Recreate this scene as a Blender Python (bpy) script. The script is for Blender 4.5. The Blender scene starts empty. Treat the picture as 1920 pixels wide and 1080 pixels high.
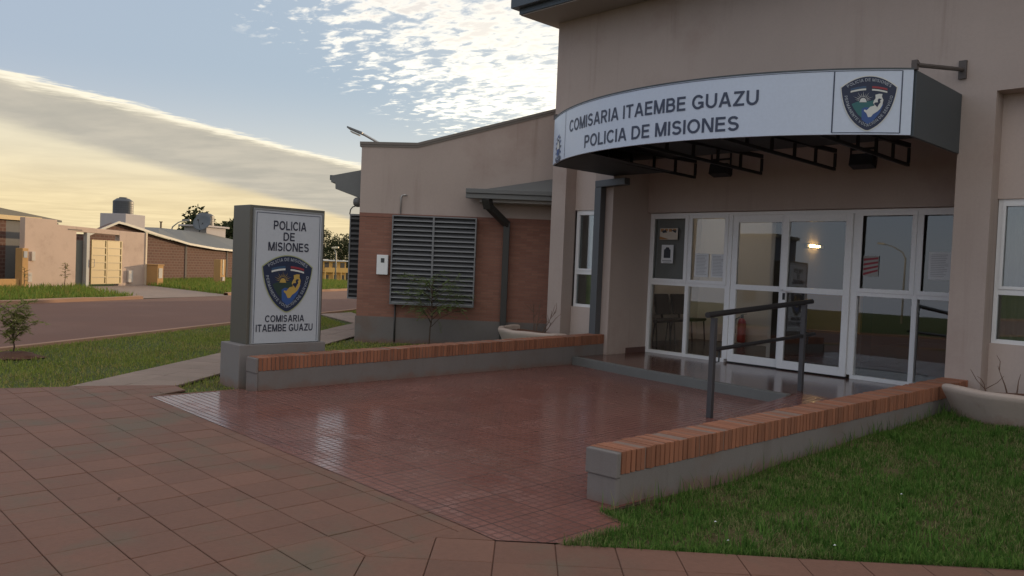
import bpy, bmesh, math, random
import numpy as np
from mathutils import Vector, Matrix, geometry
random.seed(7); rng = np.random.default_rng(11)
SC = bpy.context.scene
COL = SC.collection
R = math.radians

# ------------------------------------------------------------------ camera
cam = bpy.data.cameras.new('camera')
camo = bpy.data.objects.new('camera', cam); COL.objects.link(camo)
cam.sensor_width = 36; cam.lens = 36 * 1500 / 1920; cam.clip_start = .05; cam.clip_end = 4000
def cam_axes(yaw, pitch, roll):
    y, p, r = R(yaw), R(pitch), R(roll)
    fw = Vector((-math.sin(y) * math.cos(p), math.cos(y) * math.cos(p), -math.sin(p)))
    rt = Vector((math.cos(y), math.sin(y), 0)); up = rt.cross(fw)
    c, s = math.cos(r), math.sin(r)
    return c * rt + s * up, -s * rt + c * up, fw
_rt, _up, _fw = cam_axes(45.99, 1.654, 2.373)
camo.matrix_world = Matrix(((_rt.x, _up.x, -_fw.x, 7.478), (_rt.y, _up.y, -_fw.y, -10.215), (_rt.z, _up.z, -_fw.z, 1.267), (0, 0, 0, 1)))
SC.camera = camo

# ------------------------------------------------------------------ sun, sky, exposure
SUN_EL, SUN_AZ = 5.5, 10.0            # degrees; azimuth measured left of +Y
sd = Vector((-math.sin(R(SUN_AZ)) * math.cos(R(SUN_EL)), math.cos(R(SUN_AZ)) * math.cos(R(SUN_EL)), math.sin(R(SUN_EL))))
sl = bpy.data.lights.new('sun', 'SUN'); sl.energy = 2.5; sl.angle = R(.6); sl.color = (1, .72, .42)
so = bpy.data.objects.new('sun', sl); COL.objects.link(so); so.rotation_euler = sd.to_track_quat('Z', 'Y').to_euler(); so.location = (0, 0, 20)
SC.view_settings.view_transform = 'Standard'; SC.view_settings.look = 'None'; SC.view_settings.exposure = 0.68; SC.view_settings.gamma = 1

class NT:
    """small helper for node graphs"""
    def __init__(s, tree): s.t = tree; s.n = tree.nodes; s.l = tree.links
    def node(s, typ, **kw):
        n = s.n.new(typ)
        for k, v in kw.items():
            if k.startswith('i_'):
                key = k[2:]; key = int(key) if key.isdigit() else key.replace('_', ' ')
                s.set(n.inputs[key], v)
            else: setattr(n, k, v)
        return n
    def set(s, sock, v):
        if isinstance(v, bpy.types.NodeSocket): s.l.new(v, sock)
        else: sock.default_value = v
    def math(s, op, a, b=None, c=None, clamp=False):
        n = s.n.new('ShaderNodeMath'); n.operation = op; n.use_clamp = clamp
        for i, v in enumerate((a, b, c)):
            if v is not None: s.set(n.inputs[i], v)
        return n.outputs[0]
    def mix(s, f, a, b, blend='MIX'):
        n = s.n.new('ShaderNodeMix'); n.data_type = 'RGBA'; n.blend_type = blend
        s.set(n.inputs[0], f); s.set(n.inputs[6], a if not isinstance(a, tuple) else (*a[:3], 1)); s.set(n.inputs[7], b if not isinstance(b, tuple) else (*b[:3], 1))
        return n.outputs[2]
    def ramp(s, f, lo, hi):
        n = s.n.new('ShaderNodeMapRange'); n.interpolation_type = 'SMOOTHSTEP'
        s.set(n.inputs[0], f); s.set(n.inputs[1], lo); s.set(n.inputs[2], hi); return n.outputs[0]
    def noise(s, vec, scale, detail=3, rough=.55, dist=0.):
        n = s.n.new('ShaderNodeTexNoise'); s.set(n.inputs['Scale'], scale); n.inputs['Detail'].default_value = detail
        n.inputs['Roughness'].default_value = rough; n.inputs['Distortion'].default_value = dist
        if vec is not None: s.set(n.inputs['Vector'], vec)
        return n.outputs[0]

world = bpy.data.worlds.new('World'); SC.world = world; world.use_nodes = True
w = NT(world.node_tree); w.n.clear()
sky = w.node('ShaderNodeTexSky', sky_type='NISHITA', sun_disc=False, sun_elevation=R(SUN_EL), sun_rotation=R(SUN_AZ), air_density=1.0, dust_density=1.6, ozone_density=1.6)
tc = w.node('ShaderNodeTexCoord'); sep = w.node('ShaderNodeSeparateXYZ'); w.l.new(tc.outputs['Generated'], sep.inputs[0])
zz = w.math('MAXIMUM', sep.outputs[2], .012)
px = w.math('DIVIDE', sep.outputs[0], zz); py = w.math('DIVIDE', sep.outputs[1], zz)
comb = w.node('ShaderNodeCombineXYZ'); w.l.new(px, comb.inputs[0]); w.l.new(py, comb.inputs[1]); P = comb.outputs[0]
up01 = w.math('GREATER_THAN', sep.outputs[2], .008)
skyc = sky.outputs[0]
# pull the clear sky a little towards the pale grey blue of the photograph's morning haze
hz = w.math('SQRT', w.math('ADD', w.math('ADD', w.math('MULTIPLY', sep.outputs[0], sep.outputs[0]), w.math('MULTIPLY', sep.outputs[1], sep.outputs[1])), 1e-4))
sdot = w.math('DIVIDE', w.math('ADD', w.math('MULTIPLY', sep.outputs[0], -math.sin(R(SUN_AZ))), w.math('MULTIPLY', sep.outputs[1], math.cos(R(SUN_AZ)))), hz)
sunw = w.ramp(sdot, -.3, 1.0)
hcol = w.mix(sunw, (4.1, 4.2, 4.7), (6.6, 6.2, 5.2)); mcol = w.mix(sunw, (3.0, 3.4, 4.3), (3.05, 3.7, 4.3))
grad = w.mix(w.ramp(sep.outputs[2], .02, .22), hcol, w.mix(w.ramp(sep.outputs[2], .18, .85), mcol, (2.2, 3.0, 4.7)))
skyc = w.mix(.84, skyc, grad)
def lin(ax, ay, c): return w.math('ADD', w.math('ADD', w.math('MULTIPLY', px, ax), w.math('MULTIPLY', py, ay)), c)
# stratus band
mapr = w.node('ShaderNodeMapping'); mapr.inputs['Scale'].default_value = (2.2, .8, 1); mapr.inputs['Rotation'].default_value = (0, 0, R(-28)); w.l.new(P, mapr.inputs[0])
n1 = w.noise(P, .9, 5, .6); n1b = w.noise(P, 3.2, 4, .6); n1c = w.noise(mapr.outputs[0], 5.0, 4, .65)
wob = w.math('ADD', w.math('MULTIPLY', w.math('SUBTRACT', n1, .5), 1.1), w.math('MULTIPLY', w.math('SUBTRACT', n1b, .5), .55))
d1 = w.math('ADD', w.math('ADD', lin(-1, -.53, -4.78), w.math('MULTIPLY', wob, .40)), w.math('MULTIPLY', w.math('SUBTRACT', n1c, .5), .55))
d2 = w.math('ADD', lin(-1, -1.03, -6.3), w.math('MULTIPLY', wob, .6))
band = w.math('MULTIPLY', w.ramp(d1, -.03, .14), w.ramp(py, -3.5, -.5))
core = w.math('MULTIPLY', w.ramp(d1, .05, .55), w.math('SUBTRACT', 1.0, w.ramp(d2, -.7, .35)))
lowv = w.node('ShaderNodeMapping'); lowv.inputs['Scale'].default_value = (.25, .5, 1); lowv.inputs['Rotation'].default_value = (0, 0, R(-45)); w.l.new(P, lowv.inputs[0])
strk = w.noise(lowv.outputs[0], 1.3, 5, .6, .4)
rim = w.math('SUBTRACT', 1.0, w.ramp(d1, .10, .40))
glow = w.ramp(sep.outputs[2], .13, .035)
streakcol = w.mix(w.ramp(strk, .2, .8), w.mix(glow, (4.6, 4.15, 3.1), (4.9, 3.9, 2.2)), w.mix(glow, (5.7, 5.1, 3.7), (6.3, 5.1, 2.9)))
greycol = w.mix(w.ramp(w.noise(lowv.outputs[0], 2.6, 5, .6), .3, .7), (3.0, 2.8, 2.35), (3.8, 3.45, 2.8))
bandcol = w.mix(w.math('MULTIPLY', rim, .8), w.mix(core, streakcol, greycol), (7.4, 6.8, 5.4))
skyc = w.mix(w.math('MULTIPLY', band, .93), skyc, bandcol)
# altocumulus field on the right
c1 = lin(.79, .61, 1.60); c2 = lin(.10, -1.0, 4.75)
inn = w.math('MINIMUM', w.math('MULTIPLY', c1, 1.0), w.math('MULTIPLY', c2, 1.3))
mp = w.node('ShaderNodeMapping'); mp.inputs['Scale'].default_value = (1.0, 1.55, 1); mp.inputs['Rotation'].default_value = (0, 0, R(42)); w.l.new(P, mp.inputs[0])
na = w.noise(mp.outputs[0], 7.5, 5, .60, .25); nb = w.noise(mp.outputs[0], 1.6, 3, .5)
nn = w.math('ADD', w.math('MULTIPLY', na, .8), w.math('MULTIPLY', nb, .35))
thr = w.math('SUBTRACT', .66, w.math('MULTIPLY', w.ramp(inn, -.25, .9), .18))
dens = w.math('MULTIPLY', w.ramp(w.math('SUBTRACT', nn, thr), -.03, .15), w.ramp(inn, -.28, .1))
thick = w.ramp(w.math('SUBTRACT', nn, thr), .03, .24)
toglow = w.ramp(py, 1.2, 3.9)
accol = w.mix(thick, w.mix(toglow, (7.8, 7.4, 6.6), (11.0, 10.2, 8.4)), w.mix(toglow, (5.0, 4.7, 4.5), (8.0, 7.4, 6.2)))
skyc = w.mix(dens, skyc, accol)
veil = w.math('MULTIPLY', w.ramp(inn, -.1, 1.6), .42)
skyc = w.mix(veil, skyc, w.mix(toglow, (4.6, 4.5, 4.5), (7.2, 6.8, 5.9)))
bg = w.node('ShaderNodeBackground'); w.l.new(skyc, bg.inputs[0]); bg.inputs[1].default_value = .10
wo = w.node('ShaderNodeOutputWorld'); w.l.new(bg.outputs[0], wo.inputs[0])

# ------------------------------------------------------------------ materials
MATS = {}
def mat(name, col, rough=.85, vary=.12, vscale=1.2, bump=0., bscale=60., metal=0., island=0., spec=.5, stain=None, dist=.01, fine=.06, streak=0., splash=None):
    """plain procedural paint / stone / metal: colour with broad and fine variation, bump, optional per-piece variation"""
    if name in MATS: return MATS[name]
    m = bpy.data.materials.new(name); m.use_nodes = True; t = NT(m.node_tree); b = t.n['Principled BSDF']
    g = t.node('ShaderNodeNewGeometry'); pos = g.outputs['Position']
    a = t.noise(pos, vscale, 4); f = t.noise(pos, 34., 3)
    k = t.math('ADD', t.math('MULTIPLY', t.math('SUBTRACT', a, .5), 2 * vary), t.math('MULTIPLY', t.math('SUBTRACT', f, .5), 2 * fine))
    if island:
        k = t.math('ADD', k, t.math('MULTIPLY', t.math('SUBTRACT', g.outputs['Random Per Island'], .5), 2 * island))
    c = t.mix(1.0, (*col, 1), t.math('ADD', 1.0, k), 'MULTIPLY')
    if stain:                                  # (colour, noise scale, amount): blotches with their own shape
        sm = t.math('MULTIPLY', t.ramp(t.noise(pos, stain[1], 5, .65), .48, .72), stain[2]); c = t.mix(sm, c, (*stain[0], 1))
    if splash:                                # (colour, ground height, reach): red earth thrown up by rain, ragged
        sz = t.node('ShaderNodeSeparateXYZ'); t.l.new(pos, sz.inputs[0])
        hgt = t.math('ADD', t.math('SUBTRACT', sz.outputs[2], splash[1]), t.math('MULTIPLY', t.math('SUBTRACT', t.noise(pos, 4.5, 5, .7), .5), splash[2] * 2.2))
        c = t.mix(t.math('MULTIPLY', t.math('SUBTRACT', 1.0, t.ramp(hgt, 0., splash[2])), .6), c, (*splash[0], 1))
    if streak:
        mv = t.node('ShaderNodeMapping'); mv.inputs['Scale'].default_value = (7, 7, .35); t.l.new(pos, mv.inputs[0])
        sk = t.math('MULTIPLY', t.ramp(t.noise(mv.outputs[0], 1.0, 4, .6), .52, .80), t.ramp(t.noise(pos, .45, 3), .40, .62))
        c = t.mix(t.math('MULTIPLY', sk, streak), c, t.mix(1.0, c, (.62, .55, .50), 'MULTIPLY'))
    t.l.new(c, b.inputs['Base Color'])
    t.l.new(t.math('ADD', rough, t.math('MULTIPLY', t.math('SUBTRACT', a, .5), .12), clamp=True), b.inputs['Roughness'])
    b.inputs['Metallic'].default_value = metal; b.inputs['Specular IOR Level'].default_value = spec
    if bump:
        bn = t.node('ShaderNodeBump'); bn.inputs['Strength'].default_value = bump; bn.inputs['Distance'].default_value = dist
        t.l.new(t.noise(pos, bscale, 4, .6), bn.inputs['Height']); t.l.new(bn.outputs[0], b.inputs['Normal'])
    MATS[name] = m; return m

def brick_mat(name, c1, c2, mortar, bw, bh, ms, bump=.4, rough=.9, off=.5, dark=.0):
    m = bpy.data.materials.new(name); m.use_nodes = True; t = NT(m.node_tree); b = t.n['Principled BSDF']
    uv = t.node('ShaderNodeUVMap'); pos = t.node('ShaderNodeNewGeometry').outputs['Position']
    br = t.node('ShaderNodeTexBrick', offset=off); t.l.new(uv.outputs[0], br.inputs['Vector'])
    br.inputs['Scale'].default_value = 1; br.inputs['Brick Width'].default_value = bw; br.inputs['Row Height'].default_value = bh
    br.inputs['Mortar Size'].default_value = ms; br.inputs['Mortar Smooth'].default_value = .3
    for k, c in (('Color1', c1), ('Color2', c2), ('Mortar', mortar)): br.inputs[k].default_value = (*c, 1)
    k = t.math('ADD', .84, t.math('MULTIPLY', t.noise(pos, 1.1, 5, .6), .32))
    c = t.mix(1.0, br.outputs[0], k, 'MULTIPLY')
    c = t.mix(1.0, c, t.math('ADD', .88, t.math('MULTIPLY', t.noise(pos, 60, 3), .24)), 'MULTIPLY')
    t.l.new(c, b.inputs['Base Color']); b.inputs['Roughness'].default_value = rough
    bn = t.node('ShaderNodeBump'); bn.inputs['Strength'].default_value = bump; bn.inputs['Distance'].default_value = .006
    h = t.math('ADD', t.math('MULTIPLY', br.outputs['Fac'], -1.0), t.math('MULTIPLY', t.noise(pos, 90, 3), .35))
    t.l.new(h, bn.inputs['Height']); t.l.new(bn.outputs[0], b.inputs['Normal'])
    MATS[name] = m; return m

def tile_mat(name):
    """small polished squares, six to a tile, with dark grooves"""
    m = bpy.data.materials.new(name); m.use_nodes = True; t = NT(m.node_tree); b = t.n['Principled BSDF']
    pos = t.node('ShaderNodeNewGeometry').outputs['Position']
    mpn = t.node('ShaderNodeMapping'); mpn.inputs['Location'].default_value = (-.61, -.27, 0); t.l.new(pos, mpn.inputs[0])
    def grid(wd, ms, c1, c2, cm):
        br = t.node('ShaderNodeTexBrick', offset=0.); t.l.new(mpn.outputs[0], br.inputs['Vector']); br.inputs['Scale'].default_value = 1
        br.inputs['Brick Width'].default_value = wd; br.inputs['Row Height'].default_value = wd; br.inputs['Mortar Size'].default_value = ms; br.inputs['Mortar Smooth'].default_value = .35
        for k, c in (('Color1', c1), ('Color2', c2), ('Mortar', cm)): br.inputs[k].default_value = (*c, 1)
        return br
    big = grid(.38, .0035, (.190, .074, .058), (.226, .094, .074), (.06, .028, .022)); small = grid(.38 / 6, .0052, (.9, .9, .9), (1.08, 1.08, 1.08), (.5, .46, .44))
    c = t.mix(1.0, big.outputs[0], small.outputs[0], 'MULTIPLY')
    blot = t.noise(pos, 1.0, 5, .6)
    c = t.mix(t.math('MULTIPLY', t.ramp(blot, .45, .75), .35), c, (.17, .10, .075, 1))
    c = t.mix(t.math('MULTIPLY', t.ramp(t.noise(pos, 5.5, 5, .7), .56, .8), .25), c, (.22, .15, .12, 1))
    t.l.new(c, b.inputs['Base Color'])
    r = t.math('ADD', t.math('ADD', t.math('ADD', .09, t.math('MULTIPLY', blot, .16)), t.math('MULTIPLY', t.ramp(t.noise(pos, 2.4, 5, .7), .50, .72), .22)), t.math('MULTIPLY', small.outputs['Fac'], .5), clamp=True)
    t.l.new(r, b.inputs['Roughness'])
    bn = t.node('ShaderNodeBump'); bn.inputs['Strength'].default_value = .75; bn.inputs['Distance'].default_value = .004
    h = t.math('ADD', t.math('ADD', t.math('MULTIPLY', small.outputs['Fac'], -1.0), t.math('MULTIPLY', big.outputs['Fac'], -.6)), t.math('MULTIPLY', t.noise(pos, 26, 3), .22))
    t.l.new(h, bn.inputs['Height']); t.l.new(bn.outputs[0], b.inputs['Normal'])
    MATS[name] = m; return m

def glass_mat(name, refl=.2, tint=(.62, .66, .66)):
    m = bpy.data.materials.new(name); m.use_nodes = True; t = NT(m.node_tree); t.n.clear()
    lw = t.node('ShaderNodeLayerWeight'); lw.inputs[0].default_value = .35
    f = t.math('ADD', refl, t.math('MULTIPLY', lw.outputs['Fresnel'], .75), clamp=True)
    gl = t.node('ShaderNodeBsdfGlossy'); gl.inputs['Roughness'].default_value = .012; gl.inputs['Color'].default_value = (.92, .97, 1, 1)
    tr = t.node('ShaderNodeBsdfTransparent'); tr.inputs[0].default_value = (*tint, 1)
    mx = t.node('ShaderNodeMixShader'); t.l.new(f, mx.inputs[0]); t.l.new(tr.outputs[0], mx.inputs[1]); t.l.new(gl.outputs[0], mx.inputs[2])
    o = t.node('ShaderNodeOutputMaterial'); t.l.new(mx.outputs[0], o.inputs[0]); MATS[name] = m; return m

def leaf_mat(name, c1, c2, c3=None, trans=.25, rough=.6):
    m = bpy.data.materials.new(name); m.use_nodes = True; t = NT(m.node_tree); b = t.n['Principled BSDF']
    g = t.node('ShaderNodeNewGeometry'); r = g.outputs['Random Per Island']
    c = t.mix(r, (*c1, 1), (*c2, 1))
    if c3:
        n = t.noise(g.outputs['Position'], 1.7, 4, .6)
        c = t.mix(t.math('MULTIPLY', t.ramp(t.math('ADD', n, t.math('MULTIPLY', t.math('SUBTRACT', r, .5), .5)), .54, .76), .85), c, (*c3, 1))
    t.l.new(c, b.inputs['Base Color']); b.inputs['Roughness'].default_value = .8; b.inputs['Specular IOR Level'].default_value = .12
    if trans:
        tl = t.node('ShaderNodeBsdfTranslucent'); t.l.new(c, tl.inputs[0]); mx = t.node('ShaderNodeMixShader'); mx.inputs[0].default_value = trans
        o = t.n['Material Output']; t.l.new(b.outputs[0], mx.inputs[1]); t.l.new(tl.outputs[0], mx.inputs[2]); t.l.new(mx.outputs[0], o.inputs[0])
    MATS[name] = m; return m

WALL = mat('beige_stucco', (.455, .375, .335), .92, .13, .8, .45, 110, dist=.005, stain=((.35, .255, .215), .7, .5), streak=.5, splash=((.25, .15, .11), -.1, .16))
PALE = mat('pale_stucco', (.57, .475, .425), .9, .08, .9, .4, 110, dist=.005, streak=.7, splash=((.27, .16, .12), -.1, .16))
CEIL = mat('soffit_board', (.34, .30, .27), .85, .08, 1., .1, 30)
EAVE = mat('slate_blue_metal', (.085, .105, .125), .55, .1, 2., .05, 20, metal=.2)
EAVEL = mat('grey_metal_gutter', (.16, .165, .165), .5, .1, 2., .05, 20, metal=.3)
PIPE = mat('downpipe_grey', (.105, .112, .12), .45, .12, 3., .05, 20, metal=.2)
PIPED = mat('downpipe_dark', (.05, .048, .046), .5, .15, 3., .05, 20, metal=.2)
WHITE = mat('white_frame', (.84, .85, .86), .38, .05, 2.5, .03, 10)
GREYP = mat('grey_cement_paint', (.185, .168, .160), .9, .14, 1.6, .5, 90, dist=.005, stain=((.17, .12, .095), 2.2, .6), streak=.6, splash=((.20, .105, .075), -.13, .10))
COPB = mat('orange_brick', (.275, .112, .062), .88, .18, 3., .6, 70, island=.22, dist=.004, stain=((.24, .115, .075), 5, .5))
MORT = mat('brick_mortar', (.22, .15, .12), .95, .15, 8, .5, 80)
WINGB = brick_mat('slim_face_brick', (.31, .150, .108), (.25, .116, .084), (.235, .135, .105), .21, .044, .0045, .45)
BANDB = brick_mat('brick_band', (.285, .135, .10), (.255, .12, .09), (.22, .115, .09), .10, .055, .0035, .3, off=0.)
RUSTB = brick_mat('rough_red_brick', (.130, .058, .042), (.105, .048, .036), (.16, .10, .08), .25, .13, .022, .6)
TILE = tile_mat('forecourt_tile')
PORCH = mat('polished_red_tile', (.125, .060, .046), .16, .18, 1.5, .06, 12, dist=.002, spec=.55)
DARKRED = mat('dark_red_skirting', (.10, .045, .035), .4, .15, 3)
STEP = mat('grey_step_edge', (.15, .155, .15), .6, .15, 3., .2, 60)
SLAB = mat('red_paver', (.172, .083, .055), .80, .20, 2.2, .6, 60, island=.08, dist=.005, stain=((.128, .096, .064), 1.5, .95), fine=.14)
JOINT = mat('paver_joint', (.125, .060, .042), .95, .2, 9., .4, 80)
ROAD = mat('dusty_asphalt', (.145, .068, .045), .9, .16, .5, .4, 30, stain=((.19, .10, .07), .35, .6))
KERB = mat('dusty_kerb', (.33, .19, .12), .9, .2, 2., .4, 40)
SOIL = mat('red_soil', (.13, .062, .04), 1., .3, 6., .8, 30, dist=.02)
GROUND = mat('turf_ground', (.085, .105, .040), 1., .35, .8, .8, 25, dist=.02, stain=((.12, .085, .05), 1.3, .6), spec=.08)
CONC = mat('path_concrete', (.25, .185, .15), .9, .14, 1.5, .4, 40, island=.10, stain=((.20, .155, .12), 2., .5))
STEEL = mat('dark_steel', (.055, .055, .058), .42, .15, 4., .05, 20, metal=.6)
POSTM = mat('grey_post_paint', (.075, .075, .08), .5, .15, 4., .05, 20, metal=.3)
BLACK = mat('black_paint', (.016, .017, .02), .55, .15, 4)
LOUV = mat('louver_slat', (.20, .205, .215), .5, .1, 3., .04, 20, metal=.3)
LOUVD = mat('louver_backing', (.012, .013, .015), .8, .1)
FASC = mat('white_sign_sheet', (.55, .63, .76), .32, .03, 1.2, .02, 6)
PANEL = mat('sign_panel', (.48, .52, .57), .35, .03, 1.5, .02, 6)
CABI = mat('sign_cabinet', (.125, .12, .10), .45, .1, 2., .04, 10, metal=.3)
SIDEP = mat('canopy_side_sheet', (.060, .075, .085), .5, .12, 2., .05, 8)
INK = mat('navy_lettering', (.018, .022, .045), .5, .05, 5)
INKF = mat('slate_lettering', (.045, .060, .105), .5, .05, 5)
NAVY = mat('emblem_navy', (.012, .022, .060), .5, .05, 5)
EWHITE = mat('emblem_white', (.62, .64, .62), .5, .05, 5)
EOUT = mat('emblem_outline', (.34, .37, .20), .5, .05, 5)
EBLUE = mat('emblem_blue', (.03, .085, .27), .5, .05, 5)
ELIGHT = mat('emblem_light_blue', (.03, .08, .16), .5, .05, 5)
ERED = mat('emblem_red', (.27, .03, .045), .5, .05, 5)
EGREEN = mat('emblem_green', (.025, .13, .14), .5, .05, 5)
EGREEND = mat('emblem_dark_green', (.02, .045, .035), .5, .05, 5)
EGOLD = mat('emblem_gold', (.48, .33, .08), .5, .05, 5)
ELETT = mat('emblem_lettering', (.34, .38, .44), .5, .05, 5)
PAPER = mat('white_paper', (.72, .74, .76), .8, .03, 3)
GLASS = glass_mat('entrance_glass', .095, (.88, .90, .89))
GLASS2 = glass_mat('window_glass', .12, (.75, .77, .75))
CURT = mat('pale_curtain', (.36, .33, .28), .95, .12, 5., .2, 20)
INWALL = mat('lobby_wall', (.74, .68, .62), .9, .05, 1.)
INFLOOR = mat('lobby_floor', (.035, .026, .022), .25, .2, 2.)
WOODO = mat('orange_wood', (.42, .20, .06), .5, .2, 2., .1, 30)
CHAIRM = mat('black_chair_vinyl', (.008, .008, .009), .45, .1, 4)
REDM = mat('extinguisher_red', (.42, .02, .02), .3, .05, 5)
ALU = mat('bare_metal', (.45, .45, .44), .4, .1, 4., metal=.8)
PINK = mat('pink_render', (.52, .40, .33), .95, .12, 1.3, .5, 60, stain=((.40, .29, .24), 1.8, .6))
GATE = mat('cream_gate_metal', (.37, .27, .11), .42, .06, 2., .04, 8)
GATED = mat('grey_gate_metal', (.13, .14, .13), .5, .1, 3, metal=.2)
ROOFG = mat('grey_roof_sheet', (.115, .118, .112), .7, .12, .8, .2, 12)
RAKE = mat('galvanised_edge', (.20, .21, .22), .5, .1, 2., metal=.2)
YEL = mat('cream_fascia', (.62, .46, .24), .7, .08, 2)
OCHRE = mat('ochre_pillar', (.46, .27, .11), .9, .15, 3., .4, 50)
TANKP = mat('tank_plaster', (.44, .40, .39), .9, .1, 2.)
TANK = mat('dark_grey_tank', (.062, .067, .075), .5, .1, 3.)
DISH = mat('dish_grey', (.11, .125, .14), .6, .1, 3.)
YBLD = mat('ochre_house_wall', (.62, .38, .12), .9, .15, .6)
WROOF = mat('white_roof', (.6, .62, .64), .6, .1, 1.)
BARK = mat('bark', (.085, .055, .038), .95, .3, 12., .6, 40)
TWIG = mat('dry_twig', (.14, .085, .06), .95, .25, 12., .4, 60)
GRASSN = leaf_mat('near_grass', (.038, .11, .018), (.155, .265, .055), (.29, .25, .13), .3)
GRASSL = leaf_mat('left_grass', (.17, .23, .045), (.30, .32, .07), (.36, .29, .11), .3)
GRASSF = leaf_mat('verge_grass', (.11, .19, .035), (.23, .28, .055), (.24, .20, .06), .3)
LEAF1 = leaf_mat('feathery_leaf', (.12, .17, .065), (.22, .27, .11), None, .4)
LEAF2 = leaf_mat('sapling_leaf', (.19, .22, .065), (.34, .33, .12), None, .45)
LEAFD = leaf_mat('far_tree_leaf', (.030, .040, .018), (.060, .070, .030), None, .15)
LAMPE = bpy.data.materials.new('lit_lamp_tube'); LAMPE.use_nodes = True
_b = LAMPE.node_tree.nodes['Principled BSDF']; _b.inputs['Emission Color'].default_value = (1, .62, .22, 1); _b.inputs['Emission Strength'].default_value = 40.

CEILFILL = bpy.data.materials.new('ceiling_fill_glow'); CEILFILL.use_nodes = True  # glow of the added, unseen fill panel in the lobby
_b = CEILFILL.node_tree.nodes['Principled BSDF']; _b.inputs['Emission Color'].default_value = (1, .90, .76, 1); _b.inputs['Emission Strength'].default_value = 2.6

# ------------------------------------------------------------------ mesh helpers
class Frame:
    """local (l, o, z) -> world; d along the wall, n out of it"""
    def __init__(s, org=(0, 0), d=(1, 0), n=(0, 1)): s.o, s.d, s.n = org, d, n
    def __call__(s, p): return (s.o[0] + p[0] * s.d[0] + p[1] * s.n[0], s.o[1] + p[0] * s.d[1] + p[1] * s.n[1], p[2])
ID = Frame()
_th = R(44.5)
WF = Frame((-4.066, -2.708), (math.cos(_th), math.sin(_th)), (math.sin(_th), -math.cos(_th)))      # wing wall
HF = Frame((-22.30, -3.564), (-.551, .834), (.834, .551))                                          # house row across the road

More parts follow.
